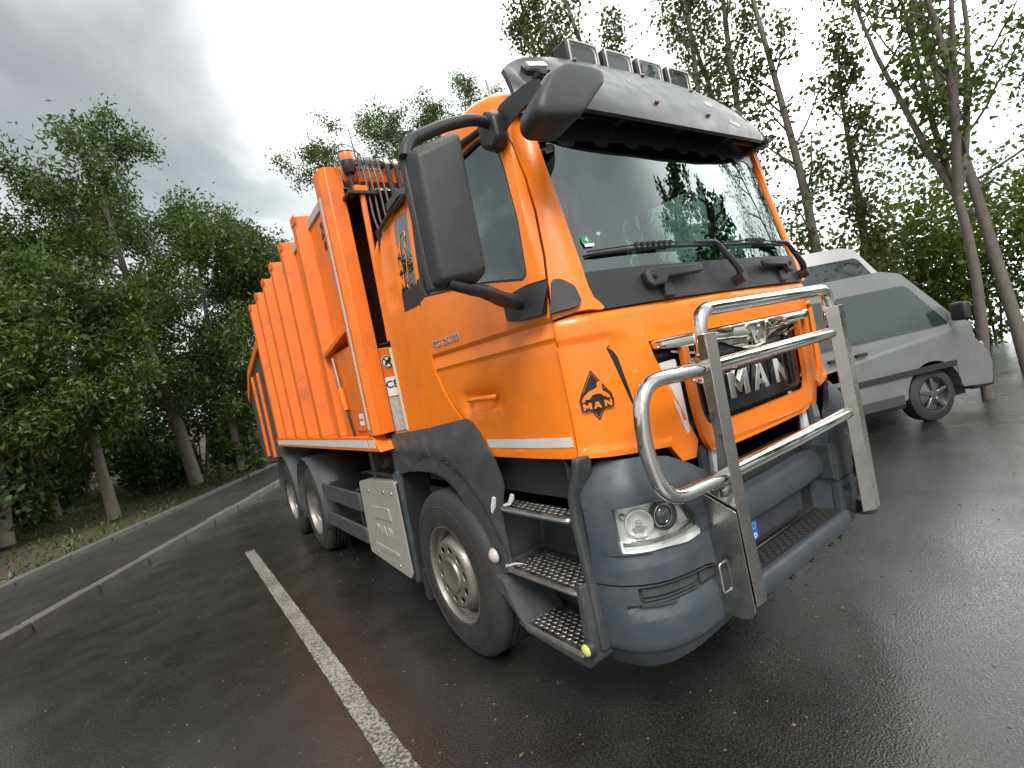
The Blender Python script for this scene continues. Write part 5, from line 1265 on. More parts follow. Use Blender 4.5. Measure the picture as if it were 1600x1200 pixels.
def worn_paint():
    m = bpy.data.materials.new('worn_white_paint'); m.use_nodes = True
    n, l = m.node_tree.nodes, m.node_tree.links; b = n['Principled BSDF']
    tc = n.new('ShaderNodeTexCoord'); t = n.new('ShaderNodeTexNoise'); t.inputs['Scale'].default_value = 60; t.inputs['Detail'].default_value = 6; t.inputs['Roughness'].default_value = .75
    l.new(tc.outputs['Object'], t.inputs['Vector'])
    r_ = n.new('ShaderNodeMapRange'); r_.inputs['From Min'].default_value = .46; r_.inputs['From Max'].default_value = .56
    tw_ = n.new('ShaderNodeTexNoise'); tw_.inputs['Scale'].default_value = 1.6; tw_.inputs['Detail'].default_value = 3; l.new(tc.outputs['Object'], tw_.inputs['Vector'])
    ad = n.new('ShaderNodeMath'); ad.operation = 'MULTIPLY_ADD'; l.new(tw_.outputs['Fac'], ad.inputs[0]); ad.inputs[1].default_value = .28; ad.inputs[2].default_value = -.14
    a2 = n.new('ShaderNodeMath'); a2.operation = 'ADD'; l.new(ad.outputs[0], a2.inputs[0]); l.new(t.outputs['Fac'], a2.inputs[1]); l.new(a2.outputs[0], r_.inputs['Value'])
    mx = n.new('ShaderNodeMix'); mx.data_type = 'RGBA'; mx.inputs['B'].default_value = (.06, .057, .052, 1)
    t2 = n.new('ShaderNodeTexNoise'); t2.inputs['Scale'].default_value = 3; t2.inputs['Detail'].default_value = 4; l.new(tc.outputs['Object'], t2.inputs['Vector'])
    m0 = n.new('ShaderNodeMix'); m0.data_type = 'RGBA'; m0.inputs['A'].default_value = (.22, .215, .20, 1); m0.inputs['B'].default_value = (.40, .39, .37, 1)
    l.new(t2.outputs['Fac'], m0.inputs['Factor']); l.new(m0.outputs['Result'], mx.inputs['A'])
    l.new(r_.outputs[0], mx.inputs['Factor']); l.new(mx.outputs['Result'], b.inputs['Base Color']); b.inputs['Roughness'].default_value = .5
    bp = n.new('ShaderNodeBump'); bp.inputs['Strength'].default_value = .6; bp.inputs['Distance'].default_value = .005; l.new(t.outputs['Fac'], bp.inputs['Height']); l.new(bp.outputs[0], b.inputs['Normal'])
    return m
PAINT = worn_paint()
CONC = mat('pale_kerb_concrete', (.11, .107, .10), .55, var=.3, vscale=8, dirt=(.035, .035, .025), dirt_amt=.85, dscale=2.5, bump=.3, bscale=60)  # dirty concrete, darkened further in place of the tree shade
PAVE = mat('wet_shaded_paving', (.034, .033, .031), .38, var=.25, vscale=3, dirt=(.05, .045, .035), dirt_amt=.7, dscale=1.6, bump=.3, bscale=40, rvar=.12)  # wet footway with the tree shade put into its dark colour
SOIL = mat('verge_soil', (.060, .042, .026), .9, var=.5, vscale=2.2, dirt=(.035, .05, .012), dirt_amt=.9, dscale=2.0, bump=.6, bscale=14)
BRICKW = mat('brown_rendered_wall', (.15, .105, .075), .8, var=.25, vscale=2, dirt=(.05, .045, .03), dirt_amt=.6, dscale=1.2, bump=.2, bscale=30)

bm = bmesh.new(); vs = [bm.verts.new(p) for p in ((-400, -400, 0), (400, -400, 0), (400, 400, 0), (-400, 400, 0))]; bm.faces.new(vs)
tag(from_bm('ground', bm, ASPH, smooth=False), kind='structure')
def strip(name, a, b, w, z, m, n_=40, jit=.004):
    a, b = Vector(a), Vector(b); d_ = (b - a); L = d_.length; d_.normalize(); s = Vector((-d_.y, d_.x))
    bm = bmesh.new(); rows = []
    rnd = random.Random(3)
    for k in range(n_ + 1):
        c = a + d_ * L * k / n_; j1 = rnd.uniform(-jit, jit); j2 = rnd.uniform(-jit, jit)
        rows.append([bm.verts.new((*(c + s * (w / 2 + j1)), z)), bm.verts.new((*(c - s * (w / 2 + j2)), z))])
    for p, q in zip(rows, rows[1:]): bm.faces.new((p[0], p[1], q[1], q[0]))
    return tag(from_bm(name, bm, m, smooth=False), kind='structure')
strip('parking_bay_line', (-1.87, -.6), (-1.87, 6.35), .115, .004, PAINT, 120)
# left edge of the yard: kerb, footway, second kerb, planted bank
KA, KB = Vector((-9.6, -4.6)), Vector((2.9, 18.8))
kd = (KB - KA).normalized(); kn = Vector((-kd.y, kd.x))       # kn points away from the yard
def along(t, o): 
    p = KA + kd * t + kn * o; return (p.x, p.y)
def quad_strip(name, o0, o1, z, m, t0=0, t1=60, n_=30, zf=None, kind='structure'):
    bm = bmesh.new(); rows = []
    for k in range(n_ + 1):
        t = t0 + (t1 - t0) * k / n_; row = []
        for j in range(9):
            o_ = o0 + (o1 - o0) * j / 8; x, y = along(t, o_)
            row.append(bm.verts.new((x, y, z + (zf(x, y, o_) if zf else 0))))
        rows.append(row)
    for a, b in zip(rows, rows[1:]):
        for j in range(8): bm.faces.new((a[j], a[j + 1], b[j + 1], b[j]))
    return tag(from_bm(name, bm, m, angle=60), kind=kind)
quad_strip('pavement', .15, 1.75, .118, PAVE, -10, 50)
quad_strip('planted_bank', 1.9, 40, .11, SOIL, -20, 90, 60, zf=lambda x, y, o_: .55 * (1 - math.exp(-(o_ - 1.9) / 2.5)) + .12 * noise.noise(Vector((x * .5, y * .5, 0))))
kerb_me = None
def kerb_row(name, label, off, zt, t0, t1, w=.15):
    root = empty(name, (*along((t0 + t1) / 2, off + w / 2), 0), math.atan2(kd.y, kd.x))
    tag(root, label, 'kerb', 'kerbs along the left edge of the yard')
    L = .98; bm = bmesh.new(); add_box(bm, (-L / 2, -w / 2, -.05), (L / 2, w / 2, zt)); me = bpy.data.meshes.new('kerb_stone'); bm.to_mesh(me); bm.free(); me.materials.append(CONC)
    n_ = int(t1 - t0); rnd = random.Random(int(off * 10))
    for k in range(n_):
        o = bpy.data.objects.new('kerb_stone', me); COL.objects.link(o); o.parent = root
        o.location = (-(t1 - t0) / 2 + k + .5, rnd.uniform(-.006, .006), rnd.uniform(-.006, .006)); o.rotation_euler = (0, 0, rnd.uniform(-.006, .006))
        b = o.modifiers.new('bevel', 'BEVEL'); b.width = .015; b.segments = 2
kerb_row('near_kerb', 'pale concrete kerb along the edge of the asphalt yard, nearer of the two', 0.0, .12, 0, 40)
kerb_row('far_kerb', 'pale concrete kerb between the wet footway and the planted bank', 1.75, .20, 0, 40)

# ================================================================== TREES
def leaf_mat(name, c1, c2, trans=.35, rough=.45):
    m = bpy.data.materials.new(name); m.use_nodes = True
    n, l = m.node_tree.nodes, m.node_tree.links; n.clear()
    o = n.new('ShaderNodeOutputMaterial'); at = n.new('ShaderNodeAttribute'); at.attribute_name = 'leaf_tint'
    mx = n.new('ShaderNodeMix'); mx.data_type = 'RGBA'; mx.inputs['A'].default_value = rgb(c1); mx.inputs['B'].default_value = rgb(c2); l.new(at.outputs['Fac'], mx.inputs['Factor'])
    df = n.new('ShaderNodeBsdfPrincipled'); df.inputs['Roughness'].default_value = rough; l.new(mx.outputs['Result'], df.inputs['Base Color'])
    tr = n.new('ShaderNodeBsdfTranslucent'); l.new(mx.outputs['Result'], tr.inputs['Color'])
    ms = n.new('ShaderNodeMixShader'); ms.inputs[0].default_value = trans; l.new(df.outputs[0], ms.inputs[1]); l.new(tr.outputs[0], ms.inputs[2]); l.new(ms.outputs[0], o.inputs[0])
    return m
LEAF_ASH = leaf_mat('ash_leaf', (.026, .055, .008), (.10, .15, .016), .4)
LEAF_POP = leaf_mat('poplar_leaf', (.045, .062, .014), (.13, .14, .022), .4)
LEAF_MAP = leaf_mat('maple_leaf', (.045, .078, .012), (.13, .18, .022), .45)
LEAF_HEDGE = leaf_mat('hedge_leaf', (.06, .10, .012), (.17, .22, .022), .45)
LEAF_DARK = leaf_mat('shrub_leaf', (.020, .050, .010), (.060, .115, .020), .3)
BARK = mat('grey_bark', (.115, .10, .085), .85, var=.35, vscale=9, bump=.5, bscale=22)
BARKP = mat('poplar_bark', (.15, .135, .11), .8, var=.35, vscale=6, bump=.5, bscale=18)

def leaf_mesh(name, centers, rng, size, aspect, droop, m, parent, spread_dir=None):
    """one rhombic leaf (two triangles) per centre"""
    N = len(centers); c = np.array(centers, dtype=np.float64)
    ax = rng.normal(size=(N, 3)); ax[:, 2] -= droop
    if spread_dir is not None: ax += spread_dir
    ax /= np.linalg.norm(ax, axis=1)[:, None]
    w = np.cross(ax, rng.normal(size=(N, 3))); w /= np.linalg.norm(w, axis=1)[:, None] + 1e-9
    s = size * rng.uniform(.65, 1.3, N)[:, None]
    nrm_ = np.cross(ax, w)
    v = np.empty((N, 4, 3)); v[:, 0] = c; v[:, 1] = c + ax * s * .45 + w * s * aspect * .5 + nrm_ * s * .08; v[:, 2] = c + ax * s; v[:, 3] = c + ax * s * .45 - w * s * aspect * .5 + nrm_ * s * .08
    me = bpy.data.meshes.new(name)
    me.vertices.add(4 * N); me.vertices.foreach_set('co', v.astype(np.float32).ravel())
    me.loops.add(4 * N); me.loops.foreach_set('vertex_index', np.arange(4 * N, dtype=np.int32))
    me.polygons.add(N); me.polygons.foreach_set('loop_start', np.arange(0, 4 * N, 4, dtype=np.int32)); me.polygons.foreach_set('loop_total', np.full(N, 4, np.int32))
    me.update(calc_edges=True)
    at = me.attributes.new('leaf_tint', 'FLOAT', 'FACE'); at.data.foreach_set('value', np.clip(rng.beta(2, 2.2, N), 0, 1).astype(np.float32))
    me.materials.append(m)
    o = bpy.data.objects.new(name, me); COL.objects.link(o); o.parent = parent
    return o
def make_tree(name, label, cat, loc, H, r0, style, leafm, bark, seed, lean=(0, 0), leaf=.09, aspect=.6, n_leaf=20, base=.25, spread=.35, limbs=16, group=None, droop=.2, bare=0, clump=.16, upward=.5, forks=1, crown='crown'):
    rnd = random.Random(seed); rng = np.random.default_rng(seed)
    root = empty(name, loc); tag(root, label, cat, group or {'ash_tree': 'ash trees to the left of and behind the truck', 'poplar_tree': 'poplar trees round the yard', 'maple_tree': 'maple trees beside the parked vans'}[name])
    wood = bmesh.new(); sites = []; dirs = []
    def curve(p, d_, L, n_, wob, up):
        pts = [p.copy()]; d_ = d_.normalized()
        for k in range(n_):
            d_ = (d_ + Vector((rnd.gauss(0, wob), rnd.gauss(0, wob), rnd.gauss(0, wob) + up))).normalized()
            pts.append(pts[-1] + d_ * (L / n_))
        return pts
    def at_(pts, t):
        f = t * (len(pts) - 1); i = min(int(f), len(pts) - 2); return pts[i].lerp(pts[i + 1], f - i), (pts[i + 1] - pts[i]).normalized()
    stems = []
    for fk in range(forks):
        a = 2 * PI * fk / max(1, forks) + rnd.random()
        d0 = Vector((lean[0] + (0 if forks == 1 else .26 * math.cos(a)), lean[1] + (0 if forks == 1 else .26 * math.sin(a)), 1))
        if forks > 1:
            pass
        stems.append((d0, a))
    tb0 = curve(Vector((0, 0, -.1)), Vector((lean[0], lean[1], 1)), H * (base if forks > 1 else 1.0), 12, .035, .02)
    tw = bmesh.new()
    if forks > 1:
        add_tube(tw, tb0, [r0 * (1 - .25 * k / 12) for k in range(13)], 9, cap=False)
        mains = [curve(tb0[-1], d0, H * (1 - base) * rnd.uniform(.8, 1.05), 12, .05, .05) for d0, a in stems]
        for mp in mains: add_tube(tw, mp, [r0 * .62 * (1 - .9 * (k / 12)) + .006 for k in range(13)], 7, cap=False)
    else:
        mains = [tb0]; add_tube(tw, tb0, [r0 * (1 - .92 * (k / 12) ** .9) + .006 for k in range(13)], 9, cap=False)
    from_bm('trunk', tw, bark, root, angle=80)
    for mp in mains:
        for k in range(limbs):
            t = (base if forks == 1 else .05) + (1 - (base if forks == 1 else .05)) * ((k + rnd.random() * .8) / limbs)
            t = min(t, .985)
            p, dd = at_(mp, t); az = rnd.random() * 2 * PI
            prof = {'round': math.sin(PI * min(1, max(.08, (t - base * .6) / (1.05 - base * .6)))) ** .6, 'column': .55 + .45 * math.sin(PI * t), 'cone': 1.1 - t * .9}[style]
            L = H * spread * prof * rnd.uniform(.7, 1.15)
            dv = Vector((math.cos(az), math.sin(az), upward + rnd.uniform(-.15, .25)))
            lp = curve(p, dv, L, 6, .09, .05)
            rl_ = max(.012, r0 * .30 * (1 - t * .7))
            add_tube(wood, lp, [rl_ * (1 - .8 * q / 6) + .003 for q in range(7)], 5, cap=False)
            bare_l = rnd.random() < bare
            nb = max(4, int(L * 3.2))
            for j in range(nb):
                t2 = .25 + .75 * (j + rnd.random()) / nb; t2 = min(t2, .99)
                p2, d2 = at_(lp, t2); sd_ = Vector((rnd.gauss(0, 1), rnd.gauss(0, 1), rnd.gauss(.25, .6))).normalized()
                L2 = L * .34 * rnd.uniform(.5, 1.2) * (1.15 - t2 * .5)
                bp_ = curve(p2, (d2 * .5 + sd_).normalized(), L2, 3, .12, .03)
                add_tube(wood, bp_, [.010, .007, .005, .003], 3, cap=False)
                if bare_l: continue
                nt = max(2, int(L2 * 4.5))
                for q in range(nt + 1):
                    p3, d3 = at_(bp_, min(.99, .2 + .8 * q / nt)); 
                    sites.append((*p3,)); dirs.append((*d3,))
        if not bare: pass
    from_bm('branches', wood, bark, root, angle=80)
    S_ = np.array(sites); Dn = np.array(dirs)
    rep = np.repeat(np.arange(len(S_)), n_leaf)
    keep = rng.random(len(rep)) < np.repeat(rng.uniform(.25, 1.0, len(S_)), n_leaf)
    rep = rep[keep]
    C_ = S_[rep] + rng.normal(size=(len(rep), 3)) * clump
    leaf_mesh(crown, C_, rng, leaf, aspect, droop, leafm, root, Dn[rep] * .4)
    return root
def make_shrub(name, label, cat, loc, size, leafm, seed, n=6000, leaf=.10, group=None, aspect=.6):
    rnd = random.Random(seed); rng = np.random.default_rng(seed)
    root = empty(name, loc); tag(root, label, cat, group)
    tag(root, group={'hedge_bush': 'bushes in the hedge behind the parked vans', 'bank_bush': 'bushes on the planted bank'}[name])
    lobes = [(np.array([rnd.uniform(-.6, .6), rnd.uniform(-.6, .6), rnd.uniform(.25, .75)]), rnd.uniform(.28, .48)) for _ in range(9)]
    pts = []
    while len(pts) < n:
        c, r_ = rnd.choice(lobes); d_ = rng.normal(size=3); d_ /= np.linalg.norm(d_)
        p = c + d_ * r_ * (rnd.random() ** .28)
        q = Vector(p * np.array(size)); 
        if p[2] < .0: continue
        if noise.noise(Vector((q.x * 1.6, q.y * 1.6, q.z * 1.6 + seed))) < -.22: continue
        pts.append((q.x, q.y, q.z))
    bm = bmesh.new()
    for k in range(14):
        c, r_ = rnd.choice(lobes)
        e_ = Vector(c * np.array(size)); b_ = Vector((e_.x * .25, e_.y * .25, 0))
        add_tube(bm, [b_, b_.lerp(e_, .5) + Vector((0, 0, .1)), e_], [.03, .02, .006], 5, cap=False)
    from_bm('stems', bm, BARK, root)
    leaf_mesh('foliage', pts, rng, leaf, aspect, .1, leafm, root)
    return root
G_ASH = 'ash trees on the planted bank left of the truck'
ash = dict(style='round', leafm=LEAF_ASH, bark=BARK, leaf=.135, aspect=.36, droop=.5, clump=.17, n_leaf=74, base=.17, spread=.33, limbs=26, upward=.35)
make_tree('ash_tree', 'tallest ash tree on the bank left of the truck, crown rising to a point', 'tree', (-2.1, 14.6, .5), 9.2, .17, seed=11, **ash)
make_tree('ash_tree', 'ash tree at the far left edge with a rounded crown against grey cloud', 'tree', (-4.9, 14.2, .5), 6.4, .15, seed=12, **ash)
make_tree('ash_tree', 'slimmer ash tree on the bank nearest the back of the orange body', 'tree', (.15, 16.4, .4), 7.7, .14, seed=13, **{**ash, 'n_leaf': 60})
make_tree('ash_tree', 'low ash tree seen just above the ribs at the rear of the orange body', 'tree', (2.6, 22.5, .3), 9.3, .14, seed=14, **{**ash, 'n_leaf': 50})
make_tree('ash_tree', 'bright green ash tree leaning in from the left border of the photo', 'tree', (-5.2, 11.6, .5), 4.3, .13, seed=15, **{**ash, 'leafm': LEAF_MAP})
make_tree('ash_tree', 'ash tree behind the cab and hoses, left of its pair', 'tree', (6.7, 18.9, 0), 13.8, .18, seed=16, **{**ash, 'n_leaf': 62, 'spread': .27})
make_tree('ash_tree', 'ash tree behind the cab roof, right of its pair', 'tree', (8.9, 17.6, 0), 14.4, .18, seed=17, **{**ash, 'n_leaf': 60, 'spread': .26})
make_tree('ash_tree', 'ash tree seen between the pair behind the cab, a little lower', 'tree', (7.8, 18.4, 0), 13.4, .15, seed=22, **{**ash, 'n_leaf': 60, 'spread': .26})
make_tree('ash_tree', 'ash tree low behind the hydraulic hoses', 'tree', (8.6, 21.5, 0), 12.0, .16, seed=18, **ash)
make_tree('ash_tree', 'ash tree standing deep behind the tall one on the left bank', 'tree', (-3.2, 19.5, .6), 8.8, .16, seed=19, **ash)
make_tree('ash_tree', 'ash tree with a full crown between the tallest ash and the orange body', 'tree', (-.9, 15.4, .5), 7.6, .13, seed=21, **ash)
make_tree('ash_tree', 'ash tree on the left bank with its trunk close to the footway', 'tree', (-3.7, 12.4, .4), 5.2, .12, seed=20, **{**ash, 'base': .30})

pop = dict(style='column', leafm=LEAF_POP, bark=BARKP, leaf=.105, aspect=.85, droop=.1, clump=.15, n_leaf=25, base=.12, spread=.115, limbs=30, upward=1.4)
for k, (x, y, H, lab) in enumerate((
        (7.6, 8.6, 13.6, 'poplar behind the leftmost work lamp on the cab roof'),
        (8.7, 7.3, 14.6, 'poplar behind the middle work lamps on the cab roof'),
        (9.5, 6.1, 14.2, 'poplar rising behind the grey sun visor'),
        (10.0, 5.0, 14.4, 'poplar directly beyond the right end of the windscreen'),
        (10.6, 4.0, 13.0, 'slender poplar with a bare lower trunk right of the windscreen'),
        (10.9, 3.1, 12.2, 'rightmost poplar of the row with a short crown beside open sky'),
        (8.9, 9.6, 14.5, 'poplar in the second row, behind the left work lamps'),
        (11.9, 6.0, 13.5, 'poplar in the second row, behind the right end of the visor'))):
    make_tree('poplar_tree', lab, 'tree', (x, y, 0), H if k != 5 else 7.6, .13, seed=40 + k, **{**pop, **({'spread': .12, 'n_leaf': 15} if k in (4, 5) else ({'n_leaf': 18} if k in (2, 3, 7) else {}))})
make_tree('maple_tree', 'maple with forking grey limbs and bare twig tops at the nose of the parked van', 'tree', (6.42, .60, 0), 7.8, .066, style='round', leafm=LEAF_MAP, bark=BARK, seed=61, leaf=.085, aspect=.75, droop=.5, n_leaf=14,
          base=.36, forks=5, limbs=8, spread=.15, clump=.13, upward=1.1, bare=.22)
make_tree('maple_tree', 'taller maple with a straight trunk at the right edge of the photo', 'tree', (8.45, .50, 0), 11.5, .090, style='round', leafm=LEAF_MAP, bark=BARK, seed=62, leaf=.09, aspect=.7, droop=.4, n_leaf=16,
          base=.17, limbs=30, spread=.22, clump=.16, upward=.45)
make_tree('maple_tree', 'leafy maple overhanging the right border of the photo', 'tree', (9.6, -1.4, 0), 10.5, .12, style='round', leafm=LEAF_MAP, bark=BARK, seed=63, leaf=.09, aspect=.7, droop=.4, n_leaf=20, base=.15, limbs=28, spread=.24, clump=.17)
# trees on the near side of the yard, seen in the glass
for k, (x, y, H) in enumerate(((14.4, -6.4, 8.4), (17.2, -9.9, 12.6), (18.5, -12.6, 10.8))):
    make_tree('poplar_tree', ('dark poplar mirrored at the left of the clump in the windscreen', 'tallest poplar mirrored in the windscreen', 'poplar mirrored at the right of the clump in the windscreen')[k], 'tree', (x, y, 0), H, .2, seed=80 + k,
              **{**pop, 'leafm': LEAF_DARK, 'style': 'round', 'n_leaf': 16, 'spread': .25, 'leaf': .22, 'base': .08, 'limbs': 34, 'upward': .9})

# hedges
HG = 'bushes in the hedge behind the parked vans'
for k, (x, y, sx, sz, lm, n, lab) in enumerate((
        (12.9, 6.6, 2.3, 3.6, LEAF_HEDGE, 8000, 'hedge bush low behind the poplar trunks'),
        (13.3, 4.0, 2.2, 4.0, LEAF_HEDGE, 9000, 'bright green rounded bush left of the forking maple'),
        (13.9, 1.9, 2.3, 4.3, LEAF_HEDGE, 9000, 'bright green bush directly behind the forking maple trunk'),
        (13.9, -.4, 2.4, 4.0, LEAF_HEDGE, 9000, 'bush between the two maple trunks at the right'),
        (11.2, -.3, 1.5, 2.2, LEAF_DARK, 6500, 'low dark bush beside the straight maple trunk'),
        (11.6, -2.4, 1.9, 2.6, LEAF_DARK, 6500, 'dark bush cut off by the right edge of the photo'),
        (11.6, 9.5, 2.5, 3.8, LEAF_HEDGE, 7000, 'bush behind the windscreen, at the left end of the hedge'),
        (14.2, -4.4, 2.4, 4.0, LEAF_HEDGE, 6000, 'bush at the right end of the hedge'))):
    make_shrub('hedge_bush', lab, 'bush', (x, y, 0), (sx, sx, sz), lm, 100 + k, n=n, leaf=.13, group=None)
# undergrowth on the left bank
for k, (x, y, sx, sz, lm, n, lab) in enumerate((
        (-6.6, 11.2, 2.0, 2.3, LEAF_DARK, 6500, 'dark bush on the bank at the left border'),
        (-4.9, 17.5, 2.6, 3.6, LEAF_DARK, 9000, 'tall dark bush filling the gap between the left trunks'),
        (-1.9, 18.6, 2.6, 3.8, LEAF_DARK, 9000, 'tall dark bush behind the tallest ash'),
        (.9, 21.4, 2.6, 4.2, LEAF_DARK, 9000, 'dark bush right behind the sloping tailgate'),
        (-7.9, 15.6, 2.6, 3.4, LEAF_DARK, 8000, 'dark bush deep on the bank at the far left'),
        (4.5, 25.0, 3.2, 5.0, LEAF_DARK, 8000, 'dark bush hidden behind the orange body'),
        (-2.9, 15.9, 1.2, 1.5, LEAF_DARK, 4500, 'small bush at the foot of the tallest ash'),
        (-5.7, 13.3, 1.1, 1.3, LEAF_ASH, 4500, 'small bush at the foot of the leftmost ash'),
        (-.9, 15.6, 1.0, 1.3, LEAF_ASH, 4000, 'small bush between the tailgate and the tallest ash'))):
    make_shrub('bank_bush', lab, 'bush', (x, y, .35), (sx, sx, sz), lm, 130 + k, n=n, leaf=.14)
# grit and fallen leaves on the asphalt
rng = np.random.default_rng(21)
gl = leaf_mesh('fallen_leaves', [(rng.uniform(-4.5, 7), rng.uniform(-1.5, 12), rng.uniform(.006, .014)) for k in range(230)], rng, .030, .6, 0.0, leaf_mat('dry_leaf', (.10, .07, .03), (.22, .17, .08), .1), None)
for v in gl.data.vertices: v.co.z = .006 + (v.co.z - .006) * .12 if v.co.z > .006 else .006
tag(gl, 'small dry leaves scattered over the wet asphalt', 'fallen leaves', kind='stuff')
bm = bmesh.new()
for k in range(420):
    s_ = rng.uniform(.003, .009); x_, y_ = rng.uniform(-3.5, 5), rng.uniform(-1.4, 7)
    bmesh.ops.create_icosphere(bm, subdivisions=1, radius=s_, matrix=Matrix.Translation((x_, y_, s_ * .4)) @ Matrix.Diagonal((1, rng.uniform(.6, 1.3), .6, 1)))
tag(from_bm('grit', bm, mat('grit_stone', (.11, .105, .095), .8, var=.5, vscale=30), smooth=False), 'loose grit lying on the asphalt round the truck', 'grit', kind='stuff')
# grass and leaf litter on the bank
rng = np.random.default_rng(5); c = []
for k in range(26000):
    t = rng.uniform(0, 42); o_ = 1.95 + rng.uniform(0, 1) ** 1.4 * 9; x, y = along(t, o_)
    z = .11 + .55 * (1 - math.exp(-(o_ - 1.9) / 2.5)) + .12 * noise.noise(Vector((x * .5, y * .5, 0)))
    c.append((x, y, z + rng.uniform(-.01, .05)))
gc = leaf_mesh('ground_cover', c, rng, .10, .25, -1.0, LEAF_DARK, None); tag(gc, 'low grass and weeds covering the bank behind the kerb', 'ground cover', kind='stuff')
rng = np.random.default_rng(8)
# brown wall behind the bank
wa = empty('boundary_wall', (*along(24, 9.3), .3), math.atan2(kd.y, kd.x)); tag(wa, 'low brown rendered wall running behind the trees on the left bank', 'wall')
for k in range(9):
    box('wall_panel', (-18 + k * 4.0, -.12, -.4), (-14.03 + k * 4.0, .12, 2.0), BRICKW, wa, bevel=.02)
    box('wall_pier', (-18.16 + k * 4.0, -.2, -.4), (-17.84 + k * 4.0, .2, 2.15), BRICKW, wa, bevel=.02)
    box('coping', (-18 + k * 4.0, -.17, 2.003), (-14.03 + k * 4.0, .17, 2.07), CONC, wa, bevel=.01)

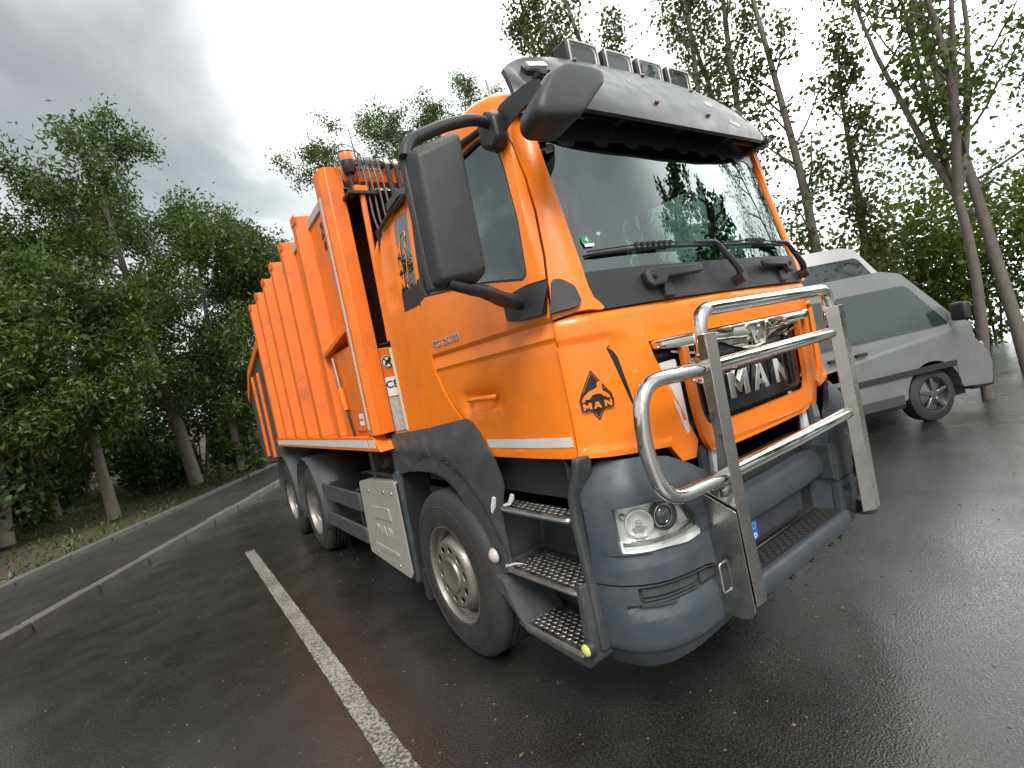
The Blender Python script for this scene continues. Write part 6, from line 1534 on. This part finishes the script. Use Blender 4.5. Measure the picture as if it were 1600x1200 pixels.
# ================================================================== PARKED VANS
def make_van(name, label, loc, rz, L, W, H, bodym, lowm, glassm, nose=1.15, solid=False, hk=.56):
    root = empty(name, loc, rz); tag(root, label, 'van', 'vans parked side by side right of the truck')
    # local x forward, y 0 is the side towards the truck, z up
    hood = H * hk
    prof = [(.06, .36), (.02, .60), (.03, H - .28), (.14, H - .06), (.42, H), (L - nose - .72, H), (L - nose - .46, H - .07), (L - nose + .10, hood + .12), (L - nose + .30, hood + .02), (L - .22, hood - .16), (L - .04, hood - .36), (L, .55), (L - .04, .34)]
    def arch(cx): return [(cx + .40 * math.cos(t), .34 + .40 * math.sin(t)) for t in [PI * k / 12 for k in range(13)]]
    wf, wr = L - .88, .95
    low = [(L - .04, .30)] + [(a, b) for a, b in arch(wf)] + [(a, b) for a, b in arch(wr)] + [(.06, .30)]
    pts = prof[1:-1] + low
    pts = round_poly(pts, .04, 3)
    M_ = Matrix(((1, 0, 0, 0), (0, 0, 1, 0), (0, 1, 0, 0), (0, 0, 0, 1)))
    bm = bmesh.new(); vs, tr = poly_faces([pts])
    zs = [0, .05, .14, W - .14, W - .05, W]
    rings = []
    for w_ in (0.0, W):
        rings.append([bm.verts.new((a, w_ + (1 if w_ == 0 else -1) * (.13 * max(0, (b - hood) / (H - hood)) ** 1.2 if b > hood else (.03 * (hood - b) / hood)), b)) for a, b in vs])
    for t in tr:
        bm.faces.new([rings[0][i] for i in t]); bm.faces.new([rings[1][i] for i in t])
    n_ = len(vs)
    for i in range(n_): bm.faces.new((rings[0][i], rings[0][(i + 1) % n_], rings[1][(i + 1) % n_], rings[1][i]))
    bmesh.ops.dissolve_limit(bm, angle_limit=.002, verts=bm.verts, edges=bm.edges)
    from_bm('body', bm, bodym, root, bevel=.07, seg=4, bang=50, angle=50)
    def yy(b): return .13 * max(0, (b - hood) / (H - hood)) ** 1.2 if b > hood else .03 * (hood - b) / hood
    def sidepanel(nm, pts, m, th, par=root):
        bm = bmesh.new(); vs, tr = poly_faces([pts])
        a_ = [bm.verts.new((a, yy(b) - th, b)) for a, b in vs]; b_ = [bm.verts.new((a, yy(b) + .02, b)) for a, b in vs]
        for t in tr: bm.faces.new([a_[i] for i in t]); bm.faces.new([b_[i] for i in t])
        for i in range(len(vs)): bm.faces.new((a_[i], a_[(i + 1) % len(vs)], b_[(i + 1) % len(vs)], b_[i]))
        return from_bm(nm, bm, m, par, bevel=.003)
    zb, zt = hood + .06, H - .22
    x1 = L - nose - .02
    if not solid:
        sidepanel('side_window', round_poly([(.22, zb), (1.45, zb), (1.45, zt), (.28, zt)], .06), glassm, .006)
        sidepanel('side_window', round_poly([(1.53, zb), (2.75 * L / 4.9, zb), (2.75 * L / 4.9, zt), (1.53, zt)], .05), glassm, .006)
    sidepanel('door_window', round_poly([(2.86 * L / 4.9, zb), (x1 - .0, zb), (x1 - .44, zt), (2.86 * L / 4.9, zt)], [.04, .05, .08, .04]), glassm, .006)
    for xs_ in (1.49, 2.805 * L / 4.9, x1 + .02):
        sidepanel('door_seam', [(xs_ - .006, .50), (xs_ + .006, .50), (xs_ + .006, zt if xs_ < x1 else zb), (xs_ - .006, zt if xs_ < x1 else zb)], BLACKF, .002)
    sidepanel('rub_strip', [(1.42, .62), (x1, .62), (x1, .69), (1.42, .69)], BLACKP, .018)
    sidepanel('sill', [(1.42, .30), (L - 1.34, .30), (L - 1.34, .42), (1.42, .42)], lowm, .012)
    for xs_ in (2.62 * L / 4.9, 3.0 * L / 4.9): sidepanel('door_handle', round_poly([(xs_ - .07, zb - .16), (xs_ + .07, zb - .16), (xs_ + .07, zb - .12), (xs_ - .07, zb - .12)], .01), BLACKP, .03)
    # windscreen, lamps, bumpers, mirror
    loft('windscreen', [[(L - nose - .44, .24, H - .10), (L - nose - .44, W - .24, H - .10), (L - nose + .10, W - .14, hood + .14), (L - nose + .10, .14, hood + .14)],
                        [(L - nose - .41, .24, H - .09), (L - nose - .41, W - .24, H - .09), (L - nose + .13, W - .14, hood + .15), (L - nose + .13, .14, hood + .15)]], glassm, root)
    for y0, y1 in ((-.006, .10), (W - .10, W + .006)):
        box('headlight', (L - .36, y0 + .02, hood - .40), (L - .06, y1, hood - .24), mat('van_lamp', (.30, .31, .31), .12, coat=1.0), root, bevel=.03)
        box('tail_light', (.0, y0 + .03, .85), (.12, y1, 1.25), mat('tail_red', (.35, .02, .02), .2, coat=1), root, bevel=.02)
    box('front_bumper', (L - .30, .03, .26), (L + .03, W - .03, .52), lowm, root, bevel=.05)
    box('rear_bumper', (-.04, .03, .30), (.25, W - .03, .50), lowm, root, bevel=.04)
    box('wing_mirror', (x1 - .02, -.22, zb + .02), (x1 + .08, -.03, zb + .24), BLACKP, root, bevel=.03)
    box('underbody', (.3, .15, .22), (L - .3, W - .15, .50), CHASSIS, root)
    for cx in (wf, wr):
        for y0, s_ in ((.05, -1), (W - .05, 1)):
            Mw_ = face_mtx((cx, y0, .325), (-s_, 0, 0), (0, 0, 1))
            wh = lathe('wheel', [(.205, 0), (.20, -.02), (.19, -.05), (.06, -.02), (.05, .0), (.0005, .002)], mat('alloy', (.22, .22, .23), .35, metal=1.0), root, mtx=Mw_, n=32)
            lathe('tyre', [(.205, -.005), (.22, .006), (.29, .0), (.322, -.02), (.325, -.04), (.325, -.18), (.31, -.20), (.2, -.20)], TYRE, wh, mtx=Mw_, n=40)
            for k in range(5):
                t = 2 * PI * k / 5
                box('spoke', (-.022, .05, -.03), (.022, .20, .002), mat('alloy', (.22, .22, .23), .35, metal=1.0), wh, mtx=Mw_ @ Matrix.Rotation(t, 4, 'Z'), bevel=.006)
    return root
VG = mat('van_silver', (.21, .225, .22), .28, metal=.4, coat=.6, var=.05, dirt=(.12, .11, .10), dirt_amt=.4, dscale=2)
VS = mat('van_lower_plastic', (.05, .05, .052), .5)
VW = mat('van_white', (.70, .71, .71), .3, coat=.5)
VGL = mat('van_window', (.020, .034, .030), .05, coat=1.0)
rzv = math.atan2(-.43, .903)
make_van('parked_van', 'grey passenger van with dark green-tinted windows parked beside the truck, behind the bull bar', (1.65, 2.42, 0), rzv, 4.75, 1.88, 1.93, VG, VS, VGL, nose=.52, hk=.56)
make_van('parked_van', 'white high-roofed van parked behind the grey one', (3.2, 4.25, 0), rzv, 5.6, 1.95, 2.58, VW, VS, VGL, nose=.25, solid=True, hk=.62)
